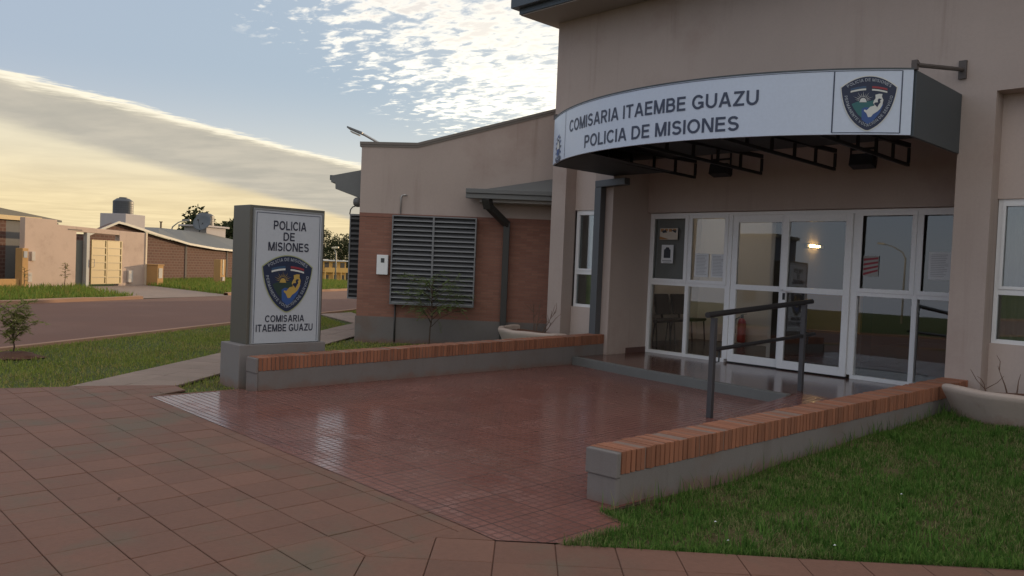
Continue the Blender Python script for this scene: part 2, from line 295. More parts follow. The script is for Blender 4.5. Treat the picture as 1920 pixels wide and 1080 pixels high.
class MB:
    def __init__(s, fr=ID): s.v = []; s.f = []; s.m = []; s.uv = []; s.fr = fr
    def add(s, vs, fs, m=0):
        b = len(s.v); vs = [tuple(p) for p in vs]
        for f in fs:
            p = [vs[i] for i in f]; nx = ny = nz = 0.
            for i in range(len(p)):
                a, c = p[i], p[(i + 1) % len(p)]
                nx += (a[1] - c[1]) * (a[2] + c[2]); ny += (a[2] - c[2]) * (a[0] + c[0]); nz += (a[0] - c[0]) * (a[1] + c[1])
            ax = max(range(3), key=lambda i: abs((nx, ny, nz)[i]))
            s.uv.append([((q[1], q[2]), (q[0], q[2]), (q[0], q[1]))[ax] for q in p])
            s.f.append([i + b for i in f]); s.m.append(m)
        s.v += [s.fr(p) for p in vs]; return s
    def box(s, x0, x1, y0, y1, z0, z1, m=0):
        return s.add([(x0, y0, z0), (x1, y0, z0), (x1, y1, z0), (x0, y1, z0), (x0, y0, z1), (x1, y0, z1), (x1, y1, z1), (x0, y1, z1)],
                     [(0, 3, 2, 1), (4, 5, 6, 7), (0, 1, 5, 4), (1, 2, 6, 5), (2, 3, 7, 6), (3, 0, 4, 7)], m)
    def prism(s, poly, axis, a, b, m=0):
        """poly of 2-D points extruded along axis from a to b; axis 0: (y,z) 1: (x,z) 2: (x,y)"""
        def P(q, t): return ((t, q[0], q[1]), (q[0], t, q[1]), (q[0], q[1], t))[axis]
        n = len(poly); vs = [P(q, a) for q in poly] + [P(q, b) for q in poly]
        return s.add(vs, [tuple(range(n)), tuple(range(2 * n - 1, n - 1, -1))] + [(i, (i + 1) % n, n + (i + 1) % n, n + i) for i in range(n)], m)
    def tube(s, pts, r, n=8, m=0, cap=True):
        pts = [Vector(p) for p in pts]; rs = r if isinstance(r, (list, tuple)) else [r] * len(pts); vs = []; fs = []; ref = None
        for i, p in enumerate(pts):
            t = (pts[min(i + 1, len(pts) - 1)] - pts[max(i - 1, 0)]).normalized()
            if ref is None: ref = t.orthogonal().normalized()
            ref = (ref - t * ref.dot(t)).normalized(); bn = t.cross(ref)
            vs += [tuple(p + (ref * math.cos(2 * math.pi * k / n) + bn * math.sin(2 * math.pi * k / n)) * rs[i]) for k in range(n)]
        for i in range(len(pts) - 1):
            fs += [(i * n + k, i * n + (k + 1) % n, (i + 1) * n + (k + 1) % n, (i + 1) * n + k) for k in range(n)]
        if cap: fs += [tuple(range(n - 1, -1, -1)), tuple(range((len(pts) - 1) * n, len(pts) * n))]
        return s.add(vs, fs, m)
    def bar(s, a, b, wx, wz, m=0):
        """rectangular bar between two points"""
        a, b = Vector(a), Vector(b); t = (b - a).normalized(); u = t.cross(Vector((0, 0, 1)))
        u = u.normalized() if u.length > 1e-4 else Vector((1, 0, 0)); v = u.cross(t); vs = []
        for p in (a, b): vs += [tuple(p + u * (wx / 2 * i) + v * (wz / 2 * j)) for i, j in ((-1, -1), (1, -1), (1, 1), (-1, 1))]
        return s.add(vs, [(3, 2, 1, 0), (4, 5, 6, 7), (0, 1, 5, 4), (1, 2, 6, 5), (2, 3, 7, 6), (3, 0, 4, 7)], m)
    def lathe(s, prof, c, n=24, m=0):
        vs = []; fs = []
        for r, z in prof: vs += [(c[0] + r * math.cos(2 * math.pi * k / n), c[1] + r * math.sin(2 * math.pi * k / n), c[2] + z) for k in range(n)]
        for i in range(len(prof) - 1): fs += [(i * n + k, i * n + (k + 1) % n, (i + 1) * n + (k + 1) % n, (i + 1) * n + k) for k in range(n)]
        fs += [tuple(range(n - 1, -1, -1)), tuple(range((len(prof) - 1) * n, len(prof) * n))]
        return s.add(vs, fs, m)
    def build(s, name, mats, parent=None, bevel=0., smooth=False, recalc=True):
        me = bpy.data.meshes.new(name); o = bpy.data.objects.new(name, me)
        og = Vector((0, 0, 0)); q = parent
        while q is not None: og += q.location; q = q.parent
        me.from_pydata([tuple(Vector(p) - og) for p in s.v], [], s.f)
        uvl = me.uv_layers.new(name='UVMap')
        k = 0; flat = np.array([c for f in s.uv for c in f], dtype=np.float32)
        if len(flat): uvl.data.foreach_set('uv', flat.ravel())
        for mm in (mats if isinstance(mats, (list, tuple)) else [mats]): me.materials.append(mm)
        me.polygons.foreach_set('material_index', s.m)
        if smooth: me.polygons.foreach_set('use_smooth', [True] * len(s.f))
        if recalc:
            bm = bmesh.new(); bm.from_mesh(me); bmesh.ops.recalc_face_normals(bm, faces=bm.faces); bm.to_mesh(me); bm.free()
        me.update()
        if bevel:
            md = o.modifiers.new('bevel', 'BEVEL'); md.width = bevel; md.segments = 2; md.limit_method = 'ANGLE'; md.angle_limit = R(40)
        COL.objects.link(o)
        if parent is not None: o.parent = parent
        return o

def tag(o, label=None, cat=None, group=None, kind=None):
    if label: o['label'] = label
    if cat: o['category'] = cat
    if group: o['group'] = group
    if kind: o['kind'] = kind
    return o
def thing(name, label, cat, loc=(0, 0, 0), group=None):
    o = bpy.data.objects.new(name, None); o.empty_display_size = .2; o.location = loc; COL.objects.link(o); return tag(o, label, cat, group)
def copy_tree(o, parent=None):
    c = o.copy(); COL.objects.link(c)
    if parent is not None: c.parent = parent
    for ch in list(o.children): copy_tree(ch, c)
    return c
def struct(mb, name, m, label, cat, **k): return tag(mb.build(name, m, None, **k), label, cat, None, 'structure')
def clip_poly(poly, hp):
    for a, b, c in hp:                      # keep a*x + b*y <= c
        out = []
        for i in range(len(poly)):
            p, q = poly[i], poly[(i + 1) % len(poly)]; dp = a * p[0] + b * p[1] - c; dq = a * q[0] + b * q[1] - c
            if dp <= 0: out.append(p)
            if dp * dq < 0: t = dp / (dp - dq); out.append((p[0] + t * (q[0] - p[0]), p[1] + t * (q[1] - p[1])))
        poly = out
        if len(poly) < 3: return []
    return poly
def halfplanes(poly):
    ar = sum(poly[i][0] * poly[(i + 1) % len(poly)][1] - poly[(i + 1) % len(poly)][0] * poly[i][1] for i in range(len(poly)))
    if ar < 0: poly = poly[::-1]
    hp = []
    for i in range(len(poly)):
        p, q = poly[i], poly[(i + 1) % len(poly)]; a, b = q[1] - p[1], -(q[0] - p[0]); hp.append((a, b, a * p[0] + b * p[1]))
    return hp
def slabs(mb, poly, org, e1, w1, w2, z, gap=.0045, cham=.003, depth=.02, jit=.0012):
    """paving slabs clipped to a convex outline, each an island with chamfered edges"""
    e2 = (-e1[1], e1[0]); hp = halfplanes(poly)
    us = [((p[0] - org[0]) * e1[0] + (p[1] - org[1]) * e1[1], (p[0] - org[0]) * e2[0] + (p[1] - org[1]) * e2[1]) for p in poly]
    for i in range(math.floor(min(u[0] for u in us) / w1) - 1, math.ceil(max(u[0] for u in us) / w1) + 1):
        for j in range(math.floor(min(u[1] for u in us) / w2) - 1, math.ceil(max(u[1] for u in us) / w2) + 1):
            g = gap / 2; q = [(i * w1 + g, j * w2 + g), ((i + 1) * w1 - g, j * w2 + g), ((i + 1) * w1 - g, (j + 1) * w2 - g), (i * w1 + g, (j + 1) * w2 - g)]
            q = [(org[0] + a * e1[0] + b * e2[0], org[1] + a * e1[1] + b * e2[1]) for a, b in q]
            q = clip_poly(q, hp)
            if len(q) < 3: continue
            cx = sum(p[0] for p in q) / len(q); cy = sum(p[1] for p in q) / len(q); rr = max(math.hypot(p[0] - cx, p[1] - cy) for p in q)
            if rr < .03: continue
            dz = random.uniform(-jit, jit); tx, ty = random.uniform(-.004, .004), random.uniform(-.004, .004)
            k = 1 - cham / rr * 1.4; zt = lambda p: z + dz + tx * (p[0] - cx) + ty * (p[1] - cy); n = len(q)
            ou = [(p[0], p[1], zt(p) - cham * .8) for p in q]; inn = [(cx + (p[0] - cx) * k, cy + (p[1] - cy) * k, zt(p)) for p in q]; lo = [(p[0], p[1], z - depth) for p in q]
            mb.add(lo + ou + inn, [tuple(range(2 * n, 3 * n))] + [(a * n + t, a * n + (t + 1) % n, (a + 1) * n + (t + 1) % n, (a + 1) * n + t) for a in (0, 1) for t in range(n)])
def sheet(mb, poly, z, m=0):
    ar = sum(poly[i][0] * poly[(i + 1) % len(poly)][1] - poly[(i + 1) % len(poly)][0] * poly[i][1] for i in range(len(poly)))
    if ar < 0: poly = poly[::-1]
    return mb.add([(p[0], p[1], z) for p in poly], [tuple(range(len(poly)))], m)

def _arcp(cx, cy, rx, ry, a0, a1, n=14): return [(cx + rx * math.cos(R(a0 + (a1 - a0) * i / n)), cy + ry * math.sin(R(a0 + (a1 - a0) * i / n))) for i in range(n + 1)]
_S = [(.085, -.1), (.085, 1.1)]
def _st(x): return [(x, -.1), (x, 1.1)]
GLYPH = {   # capital letters as strokes on a unit cap height: (width, strokes)
    'A': (.86, [[(.035, -.15), (.435, 1.08)], [(.825, -.15), (.425, 1.08)], [(.2, .30), (.66, .30)]]),
    'B': (.74, [_S, [(.085, .92), (.40, .92)] + _arcp(.40, .725, .21, .195, 80, -80) + [(.085, .53)], [(.085, .53), (.42, .53)] + _arcp(.42, .305, .235, .225, 80, -80) + [(.085, .08)]]),
    'C': (.84, [_arcp(.45, .5, .365, .42, 38, 322, 24)]),
    'D': (.82, [_S, [(.085, .92), (.34, .92)] + _arcp(.36, .5, .37, .42, 85, -85, 20) + [(.085, .08)]]),
    'E': (.68, [_S, [(.085, .92), (.67, .92)], [(.085, .52), (.63, .52)], [(.085, .08), (.68, .08)]]),
    'G': (.88, [_arcp(.45, .5, .365, .42, 38, 325, 24), [(.78, .09), (.78, .50)], [(.46, .43), (.78, .43)]]),
    'I': (.17, [_S]), 'L': (.64, [_S, [(.085, .08), (.64, .08)]]),
    'M': (.92, [_S, _st(.835), [(.07, 1.12), (.48, -.08)], [(.85, 1.12), (.44, -.08)]]),
    'N': (.80, [_S, _st(.715), [(.06, 1.08), (.74, -.08)]]),
    'O': (.92, [_arcp(.46, .5, .375, .42, 0, 360, 30)]),
    'P': (.72, [_S, [(.085, .92), (.40, .92)] + _arcp(.40, .68, .235, .24, 80, -80) + [(.085, .44)]]),
    'R': (.80, [_S, [(.085, .92), (.42, .92)] + _arcp(.42, .695, .235, .225, 80, -80) + [(.085, .47)], [(.38, .47), (.74, -.10)]]),
    'S': (.74, [_arcp(.37, .715, .265, .205, 22, 262, 14) + _arcp(.37, .295, .285, .215, 82, -160, 14)]),
    'T': (.74, [[(0, .92), (.74, .92)], [(.37, -.1), (.37, 1)]]),
    'U': (.80, [[(.085, 1.1), (.085, .42)] + _arcp(.40, .40, .315, .32, 180, 360, 16) + [(.715, 1.1)]]),
    'V': (.82, [[(.025, 1.12), (.425, -.06)], [(.795, 1.12), (.395, -.06)]]),
    'Z': (.74, [[(.04, .92), (.72, .92)], [(.01, .08), (.74, .08)], [(.70, 1.0), (.05, .0)]])}
def text_2d(s, width=None, height=None, bold=.172, spacing=.13):
    """lettering built stroke by stroke: verts (x, y, small lift per stroke), faces"""
    V = []; F = []; x0 = 0.; hw = bold / 2
    for ch in s:
        if ch == ' ': x0 += .36; continue
        wd, strokes = GLYPH[ch]
        for k, st_ in enumerate(strokes):
            P_ = [Vector(p) for p in st_]; closed = (P_[0] - P_[-1]).length < 1e-3; n_ = len(P_); L_ = []; R_ = []
            for i in range(n_):
                if closed: a, b = P_[i - 1] if i else P_[-2], P_[(i + 1) % n_] if i < n_ - 1 else P_[1]
                else: a, b = P_[max(i - 1, 0)], P_[min(i + 1, n_ - 1)]
                d0 = (P_[i] - a).normalized() if (P_[i] - a).length > 1e-6 else (b - P_[i]).normalized(); d1_ = (b - P_[i]).normalized() if (b - P_[i]).length > 1e-6 else d0
                m_ = (d0 + d1_).normalized(); nn_ = Vector((-m_.y, m_.x)); kk = hw / max(.5, m_.dot(d0)); L_.append(P_[i] + nn_ * kk); R_.append(P_[i] - nn_ * kk)
            for i in range(n_ - 1):
                q = clip_poly([tuple(R_[i]), tuple(R_[i + 1]), tuple(L_[i + 1]), tuple(L_[i])], [(0, 1, 1.0), (0, -1, 0.0)])
                if len(q) >= 3: F.append(tuple(range(len(V), len(V) + len(q)))); V += [(x0 + p[0], p[1], k) for p in q]
        x0 += wd + spacing
    vs = np.array(V); lo, hi = vs[:, :2].min(0), vs[:, :2].max(0); sp_ = hi - lo; sx = width / sp_[0] if width else None; sy = height / sp_[1] if height else None
    sx = sx or sy; sy = sy or sx; vs[:, 0] = (vs[:, 0] - lo[0]) * sx; vs[:, 1] = (vs[:, 1] - lo[1]) * sy; vs[:, 2] *= .0003
    return vs, F
def poly_2d(pts):
    tr = geometry.tessellate_polygon([[Vector((p[0], p[1], 0)) for p in pts]]); return np.array(pts, float), [tuple(t) for t in tr]
def cut_x(vs, fs, step):
    """cut a flat mesh by vertical lines so it can follow a curve"""
    bm = bmesh.new(); bv = [bm.verts.new((p[0], p[1], 0)) for p in vs]
    for f in fs:
        try: bm.faces.new([bv[i] for i in f])
        except ValueError: pass
    bmesh.ops.remove_doubles(bm, verts=bm.verts, dist=1e-6)
    x0, x1 = min(v.co.x for v in bm.verts), max(v.co.x for v in bm.verts); x = math.ceil(x0 / step) * step
    while x < x1:
        bmesh.ops.bisect_plane(bm, geom=list(bm.verts) + list(bm.edges) + list(bm.faces), dist=1e-7, plane_co=(x, 0, 0), plane_no=(1, 0, 0)); x += step
    bm.verts.index_update(); r = np.array([v.co[:2] for v in bm.verts]), [tuple(v.index for v in f.verts) for f in bm.faces]; bm.free(); return r
def put(mb, vf, surf, lift, m=0, step=None, off=(0, 0)):
    vs, fs = vf
    if step: vs, fs = cut_x(vs, fs, step)
    mb.add([surf(p[0] + off[0], p[1] + off[1], lift + (p[2] if len(p) > 2 else 0)) for p in vs], fs, m)
def bez(p0, p1, p2, n=10): return [((1 - t) ** 2 * p0[0] + 2 * t * (1 - t) * p1[0] + t * t * p2[0], (1 - t) ** 2 * p0[1] + 2 * t * (1 - t) * p1[1] + t * t * p2[1]) for t in [i / n for i in range(n + 1)]]
def along(path):
    P_ = np.array(path); seg = np.hypot(*np.diff(P_, axis=0).T); cum = np.concatenate([[0], np.cumsum(seg)])
    def f(s):
        s = min(max(s, 0), cum[-1] - 1e-6); i = int(np.searchsorted(cum, s, 'right') - 1); t = (s - cum[i]) / seg[i]; d = (P_[i + 1] - P_[i]) / seg[i]
        return P_[i] + d * seg[i] * t, np.array([-d[1], d[0]])
    return f, cum[-1]
def shield(k=1.0):
    top = bez((-.5, .30), (0, .72), (.5, .30), 16); right = bez((.5, .30), (.44, -.30), (.07, -.50), 12); bot = bez((.07, -.50), (0, -.545), (-.07, -.50), 5); left = bez((-.07, -.50), (-.44, -.30), (-.5, .30), 12)
    return [(x * k, (y - .02) * k + .02) for x, y in top + right[1:] + bot[1:] + left[1:-1]]
SIL = [(655, 415), (700, 402), (740, 405), (735, 440), (755, 480), (745, 550), (720, 598), (690, 630), (640, 665), (615, 700), (580, 705), (555, 650), (525, 625), (530, 605), (560, 615), (600, 570), (650, 555), (632, 520), (640, 490), (660, 460)]
BIRD = [(640, 535), (655, 515), (690, 512), (685, 480), (700, 462), (735, 470), (715, 488), (722, 512), (700, 545), (684, 578), (668, 556)]
def emblem(mb, letters, surf, scale, cx, cy, gold, step):
    """police shield: outline, navy field, flags, sun over hills, river, province silhouette, lettering round the rim"""
    T = lambda pts: poly_2d([(x * scale, y * scale) for x, y in pts]); o = (cx, cy)
    mk = dict(out=0, navy=1, white=2, blue=3, light=4, red=5, green=6, dgreen=7, gold=8)
    put(mb, T(shield(1.07)), surf, .004, mk['out'], step, o); put(mb, T(shield(1.03)), surf, .0052, mk['navy'], step, o)
    land = mk['gold'] if gold else mk['white']
    put(mb, T([(-.31, -.02), (-.16, .045), (.02, .03), (.10, .06), (.10, -.06), (-.02, -.15), (-.10, -.30), (-.19, -.22), (-.27, -.10)]), surf, .0064, mk['dgreen' if gold else 'green'], step, o)
    put(mb, T([(-.12, -.12), (-.06, -.08), (.06, -.10), (.14, -.04), (.28, -.03), (.22, -.20), (.10, -.36), (.0, -.42), (-.11, -.33)]), surf, .0070, mk['blue'], step, o)
    for k in range(11):
        a = R(8 + k * 16.4); r0, r1 = .075, (.20 if k % 2 else .155); da = R(3.6)
        put(mb, T([(-.10 + r0 * math.cos(a - da), .045 + r0 * math.sin(a - da)), (-.10 + r1 * math.cos(a), .045 + r1 * math.sin(a)), (-.10 + r0 * math.cos(a + da), .045 + r0 * math.sin(a + da))]), surf, .0076, land, step, o)
    put(mb, T([(-.10 + .06 * math.cos(R(a)), .035 + .065 * math.sin(R(a))) for a in range(0, 181, 15)] + [(-.17, .015), (-.03, .015)]), surf, .0082, land, step, o)
    put(mb, T([((x - 575) / 655, (520 - y) / 655) for x, y in SIL]), surf, .0088, land, step, o)
    put(mb, T([((x - 575) / 655, (520 - y) / 655) for x, y in BIRD]), surf, .0096, mk['navy'], step, o)
    def arcbar(x0, x1, y0, th, m):
        up = [(x, y0 - .42 * x * x + th / 2) for x in np.linspace(x0, x1, 7)]; dn = [(x, y0 - .42 * x * x - th / 2) for x in np.linspace(x1, x0, 7)]
        put(mb, T(up + dn), surf, .0080, m, step, o)
    arcbar(-.34, -.055, .315, .04, mk['light']); arcbar(-.34, -.055, .272, .035, mk['white'])
    arcbar(.055, .34, .315, .04, mk['red']); arcbar(.055, .34, .262, .032, mk['white'])
    def ring(txt, path, h, start, length):
        f, L = along(path); vs, fs = text_2d(txt, length, h, .15, .22); out = []
        for x, y, k in vs:
            p, n_ = f(start + x); q = (p + n_ * y) * scale; out.append((q[0], q[1], k))
        put(letters, (np.array(out), fs), surf, .0075, 0, None, o)
    top = bez((-.42, .285), (0, .575), (.42, .285), 24); _, L = along(top); ring('POLICIA DE MISIONES', top, .062, .035, L - .07)
    rim = bez((-.455, .16), (-.385, -.28), (-.05, -.455), 20) + bez((-.05, -.455), (0, -.485), (.05, -.455), 4)[1:] + bez((.05, -.455), (.385, -.28), (.455, .16), 20)[1:]
    _, L = along(rim); ring('PERMANENTE VOCACION DE SERVICIO', rim, .055, .02, L - .04)
EMB_F = [EWHITE, NAVY, EWHITE, EBLUE, ELIGHT, ERED, EGREEN, EGREEND, EGOLD]
EMB_S = [EOUT, NAVY, EWHITE, EBLUE, ELIGHT, ERED, EGREEN, EGREEND, EGOLD]

# ================================================================== ground, road, paving
G = -.11
mb = MB(); n = 64; vs = [(7.5, -10.2, -.150)]; fs = []; rings = ((20, -.15), (47, -.15), (60, -.75), (100, -2.5), (187, -6.1), (300, -6.2), (1200, -6.2))
for r_, z_ in rings:
    for k in range(n):
        a_ = 2 * math.pi * k / n; fr_ = 1.0 if math.cos(a_) < .3 else 0.0                  # the land falls away beyond the houses; it stays level behind
        vs.append((7.5 + r_ * math.cos(a_), -10.2 + r_ * math.sin(a_), -.15 + (z_ + .15) * fr_))
fs = [(0, 1 + k, 1 + (k + 1) % n) for k in range(n)]
for q in range(len(rings) - 1): fs += [(1 + q * n + k, 1 + (q + 1) * n + k, 1 + (q + 1) * n + (k + 1) % n, 1 + q * n + (k + 1) % n) for k in range(n)]
mb.add(vs, fs)
struct(mb, 'ground', GROUND, 'grassy ground reaching the horizon', 'ground', recalc=False)
def L2(p, d, t): return (p[0] + d[0] * t, p[1] + d[1] * t)
dr = (-.551, .834); dfar = (-.50, .866)
mb = MB(); n0, f0 = (-7.99, -3.01), (-16.0, -2.3)
sheet(mb, [L2(n0, dr, -40), L2(n0, dr, 30), L2(f0, dfar, 24), L2(f0, dfar, -40)], -.140)
struct(mb, 'road', ROAD, 'wide dusty brown road passing the police station', 'road', recalc=False)
for nm, p0, d, t0, t1, sgn in (('kerb', n0, dr, -40, 30, 1), ('kerb', f0, dfar, -40, .4, -1), ('kerb', f0, dfar, 4.3, 30, -1)):
    kl = .055 if p0 is n0 else 0.; mb = MB(); nv = (d[1] * sgn, -d[0] * sgn); N = 60; vs = []; fs = []
    for i in range(N + 1):
        t = t0 + (t1 - t0) * i / N; q = L2(p0, d, t); j = random.uniform(-.02, .02)
        for a, z in ((-.03 + j, -.15), (-.01 + j, -.055 - kl), (.13 + j, -.05 - kl), (.15 + j, -.15)): vs.append((q[0] + nv[0] * a, q[1] + nv[1] * a, z + (random.uniform(-.012, .012) if z > -.1 else 0)))
    for i in range(N): fs += [(i * 4 + k, i * 4 + k + 1, i * 4 + k + 5, i * 4 + k + 4) for k in range(3)]
    mb.add(vs, fs); struct(mb, nm, KERB, 'dusty earth coloured kerb along the road', 'kerb')
mb = MB(HF); mb.add([(2.2, .05, -.142), (5.95, .05, -.142), (2.0, 6.45, -.134), (-1.9, 5.85, -.134)], [(0, 1, 2, 3)]); struct(mb, 'driveway', CONC, 'dusty concrete driveway slanting from the gate to the road', 'driveway')
# main pavement of square red slabs, with the strip turning away to the right
mb = MB(); A0 = [(-1.6, -13), (4.4, -13), (4.4, -7.48), (-1.0, -7.42), (-1.17, -7.91), (-1.36, -8.45), (-1.6, -9.2)]
slabs(mb, A0, (2.473, -9.232), (1, 0), .2652, .2805, G)
slabs(mb, [(-1.0, -7.42), (-.25, -7.43), (-.45, -7.02), (-.78, -6.98)], (2.473, -9.232), (1, 0), .2652, .2805, G)
slabs(mb, [(-1.17, -7.91), (-1.0, -7.42), (-.78, -6.98)], (-1.3, -8), (1, 0), .9, 1.2, G, jit=0)
slabs(mb, [(4.4, -7.482), (4.605, -7.49), (4.4, -7.695)], (4.39, -7.8), (1, 0), .5, .5, G, jit=0)
B0 = [(4.4, -13), (4.4, -7.697), (4.61, -7.49), (4.84, -7.275), (9.5, -2.75), (14.0, -7.2), (8, -13)]
slabs(mb, B0, (4.4, -7.697), (.707, .707), .297, .297, G)
struct(mb, 'pavement', SLAB, 'pavement of square red and brown slabs in the foreground', 'pavement')
mb = MB(); sheet(mb, [(-1.6, -13), (14, -13), (14, -7.2), (9.5, -2.75), (4.84, -7.275), (4.4, -7.45), (-.25, -7.42), (-.45, -7.0), (-.78, -6.98), (-1.17, -7.91), (-1.36, -8.45)], G - .008)
struct(mb, 'pavement_bed', JOINT, 'dark red earth in the joints between the paving slabs', 'pavement', recalc=False)
mb = MB(); dp = (-.640, .768); pU, pL = (-1.17, -7.91), (-.78, -6.98)
slabs(mb, [pU, L2(pU, dp, 8.8), (-6.0, -.75), pL], pL, dp, .30, .46, G - .004)
slabs(mb, [L2(pU, dp, 8.8), L2(pU, dp, 30), L2((-6.0, -.75), dp, 21), (-6.0, -.75)], pL, dp, .60, .46, G - .004)
slabs(mb, [(-9.75, -.05), (-10.15, 1.1), (-7.3, .2), (-6.9, -.75)], (-9.75, -.05), (.93, -.36), .6, .5, G - .012)
struct(mb, 'path', CONC, 'pale concrete slab path leading left behind the totem sign', 'path')
mb = MB(); sheet(mb, [(-.25, -7.425), (-.22, -6.52), (-.06, -6.52), (-.06, -1.6), (4.5, -1.6), (4.64, -6.5), (4.64, -6.70), (4.86, -6.76), (4.83, -7.265), (4.61, -7.485), (4.4, -7.475)], G)
struct(mb, 'forecourt', TILE, 'glossy dark red small tile forecourt between the low walls', 'forecourt', recalc=False)
# thin mortar edge of the forecourt against the lawn
mb = MB()
for a, b in (((4.62, -6.69), (4.88, -6.765)), ((4.88, -6.765), (4.845, -7.265)), ((-.25, -7.43), (-.23, -6.56))): mb.bar((*a, G - .012), (*b, G - .012), .03, .03)
struct(mb, 'forecourt_edge', SLAB, 'rough mortar edge of the tiled forecourt', 'edging')
# porch, step and ramp
stepl = [(-.05, -1.70), (.5, -1.80), (1.1, -1.90), (2.1, -2.02), (2.9, -2.09), (3.42, -2.15)]
mb = MB(); mb.prism([(-.05, .2), (-.05, -1.58)] + [(x, y + .10) for x, y in stepl[1:]] + [(3.42, -1.9), (4.62, -1.9), (4.62, .2)], 2, -.2, 0)
struct(mb, 'porch', PORCH, 'polished red tiled porch in front of the entrance doors', 'porch')
mb = MB(); mb.prism(stepl + [(x, y + .10) for x, y in stepl[::-1]], 2, -.2, .002)
struct(mb, 'step', STEP, 'grey painted edge of the porch step', 'step', bevel=.006)
mb = MB(); mb.add([(3.42, -3.62, G - .03), (4.56, -3.62, G - .03), (4.62, -1.9, -.03), (3.42, -1.9, -.03), (3.42, -3.62, G + .004), (4.56, -3.62, G + .004), (4.62, -1.9, .0), (3.42, -1.9, .0)],
                  [(4, 5, 6, 7), (0, 1, 5, 4), (3, 0, 4, 7), (1, 2, 6, 5)])
struct(mb, 'ramp', TILE, 'tiled access ramp beside the handrail', 'ramp')

# ================================================================== police station
st = thing('police_station', 'beige rendered police station with glazed entrance, brick side wing and dark eave', 'building', (2, 0, 0))
mb = MB()
mb.box(-1.24, -.95, -1, -.75, -.2, 3.25); mb.box(-.35, 0, -1, .12, -.2, 3.25); mb.box(4.6, 4.94, -1, .12, -.2, 3.25)
mb.box(5.56, 12, -1, -.75, -.2, 3.25); mb.box(-1.24, 12, -1, -.75, 3.25, 5.2)
mb.box(-1.24, -1.1, -.75, 8, -.2, 5.2); mb.box(11.86, 12, -.75, 8, -.2, 5.2); mb.box(-1.1, 11.86, 7.86, 8, -.2, 5.2)
mb.box(0, 4.6, -.15, .11, 2.155, 3.25)
mb.box(-1.1, -.35, -.55, -.45, -.2, .0); mb.box(0, 4.6, -.75, -.15, 3.251, 3.35)
mb.build('outer_wall', WALL, st)
for x0, x1 in ((-.95, -.35), (4.94, 5.56)):
    MB().box(x0, x1, -.76, -.60, -.2, .655).build('recess_panel', PALE, st); MB().box(x0, x1, -.76, -.60, 2.165, 3.25).build('recess_panel', PALE, st)
MB().box(-.352, .006, -.55, .0, 0, .085).build('skirting', DARKRED, st); MB().box(4.594, 4.9, -.55, 0, 0, .085).build('skirting', DARKRED, st)
# roof and eave of the main block
rf = MB().box(-1.56, 12.4, -1.76, 8.5, 5.185, 5.42).build('roof', EAVE, st, bevel=.008)
MB().box(-1.47, 12.3, -1.66, 8.4, 5.10, 5.185).build('eave_lip', EAVE, rf, bevel=.004)
MB().box(-1.45, 12.28, -1.64, 8.38, 5.085, 5.10).build('soffit', CEIL, rf)
# slot windows
def slot_window(x0, x1):
    f = MB(); y0, y1 = -.735, -.69; t = .042
    f.box(x0, x0 + t, y0, y1, .655, 2.165); f.box(x1 - t, x1, y0, y1, .655, 2.165)
    for z0, z1 in ((.655, .70), (1.165, 1.225), (2.12, 2.165)): f.box(x0 + t, x1 - t, y0, y1, z0, z1)
    fo = f.build('window', WHITE, st, bevel=.003)
    s = MB(); s.box(x0 + t, x1 - t, y0 - .012, y0 + .02, 1.225, 1.255); s.box(x0 + t, x1 - t, y0 - .012, y0 + .02, 2.09, 2.12); s.box(x0 + t, x0 + t + .03, y0 - .012, y0 + .02, 1.255, 2.09); s.box(x1 - t - .03, x1 - t, y0 - .012, y0 + .02, 1.255, 2.09)
    s.build('sash', WHITE, fo, bevel=.002)
    MB().box(x0 + t, x1 - t, y0 + .024, y0 + .030, .70, 1.165).build('pane', GLASS2, fo); MB().box(x0 + t, x1 - t, y0 + .024, y0 + .030, 1.225, 2.12).build('pane', GLASS2, fo)
    c = MB(); N = 26; vs = []
    for i in range(N + 1):
        x = x0 + (x1 - x0) * i / N; y = -.62 + .012 * math.sin(i * 1.9)
        vs += [(x, y, .60), (x, y, 2.2)]
    c.add(vs, [(2 * i, 2 * i + 2, 2 * i + 3, 2 * i + 1) for i in range(N)]); c.build('curtain', CURT, fo)
slot_window(-.93, -.352); slot_window(4.945, 5.555)
# lobby interior
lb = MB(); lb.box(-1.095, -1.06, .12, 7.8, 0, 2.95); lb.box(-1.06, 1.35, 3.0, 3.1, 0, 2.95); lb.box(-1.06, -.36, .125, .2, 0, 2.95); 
lb.box(1.36, 1.42, 1.2, 3.0, 0, 2.95); lb.build('lobby_wall', INWALL, st)  # partition added to keep the panel's light out of the right room
MB().box(1.25, 1.35, 3.1, 7.8, 0, 2.95).box(1.35, 11.8, 7.7, 7.8, 0, 2.95).box(6.4, 6.5, .12, 7.7, 0, 2.95).box(4.95, 6.4, .125, .2, 0, 2.95).box(1.421, 1.43, 1.21, 3.0, 0, 2.94).build('office_wall', mat('shaded_office_wall', (.10, .085, .075), .9, .1, 1.), st)  # wall colour darkened so the right room looks unlit
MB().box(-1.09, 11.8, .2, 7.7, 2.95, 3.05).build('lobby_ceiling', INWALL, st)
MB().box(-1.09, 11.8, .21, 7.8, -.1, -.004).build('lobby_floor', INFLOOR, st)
for x, y in ((-.3, 1.6),):
    q = MB(); q.box(x - .6, x + .6, y - .15, y + .15, 2.91, 2.949); q.build('ceiling_fill_light', CEILFILL, st)  # unseen glowing panel added to brighten the lobby
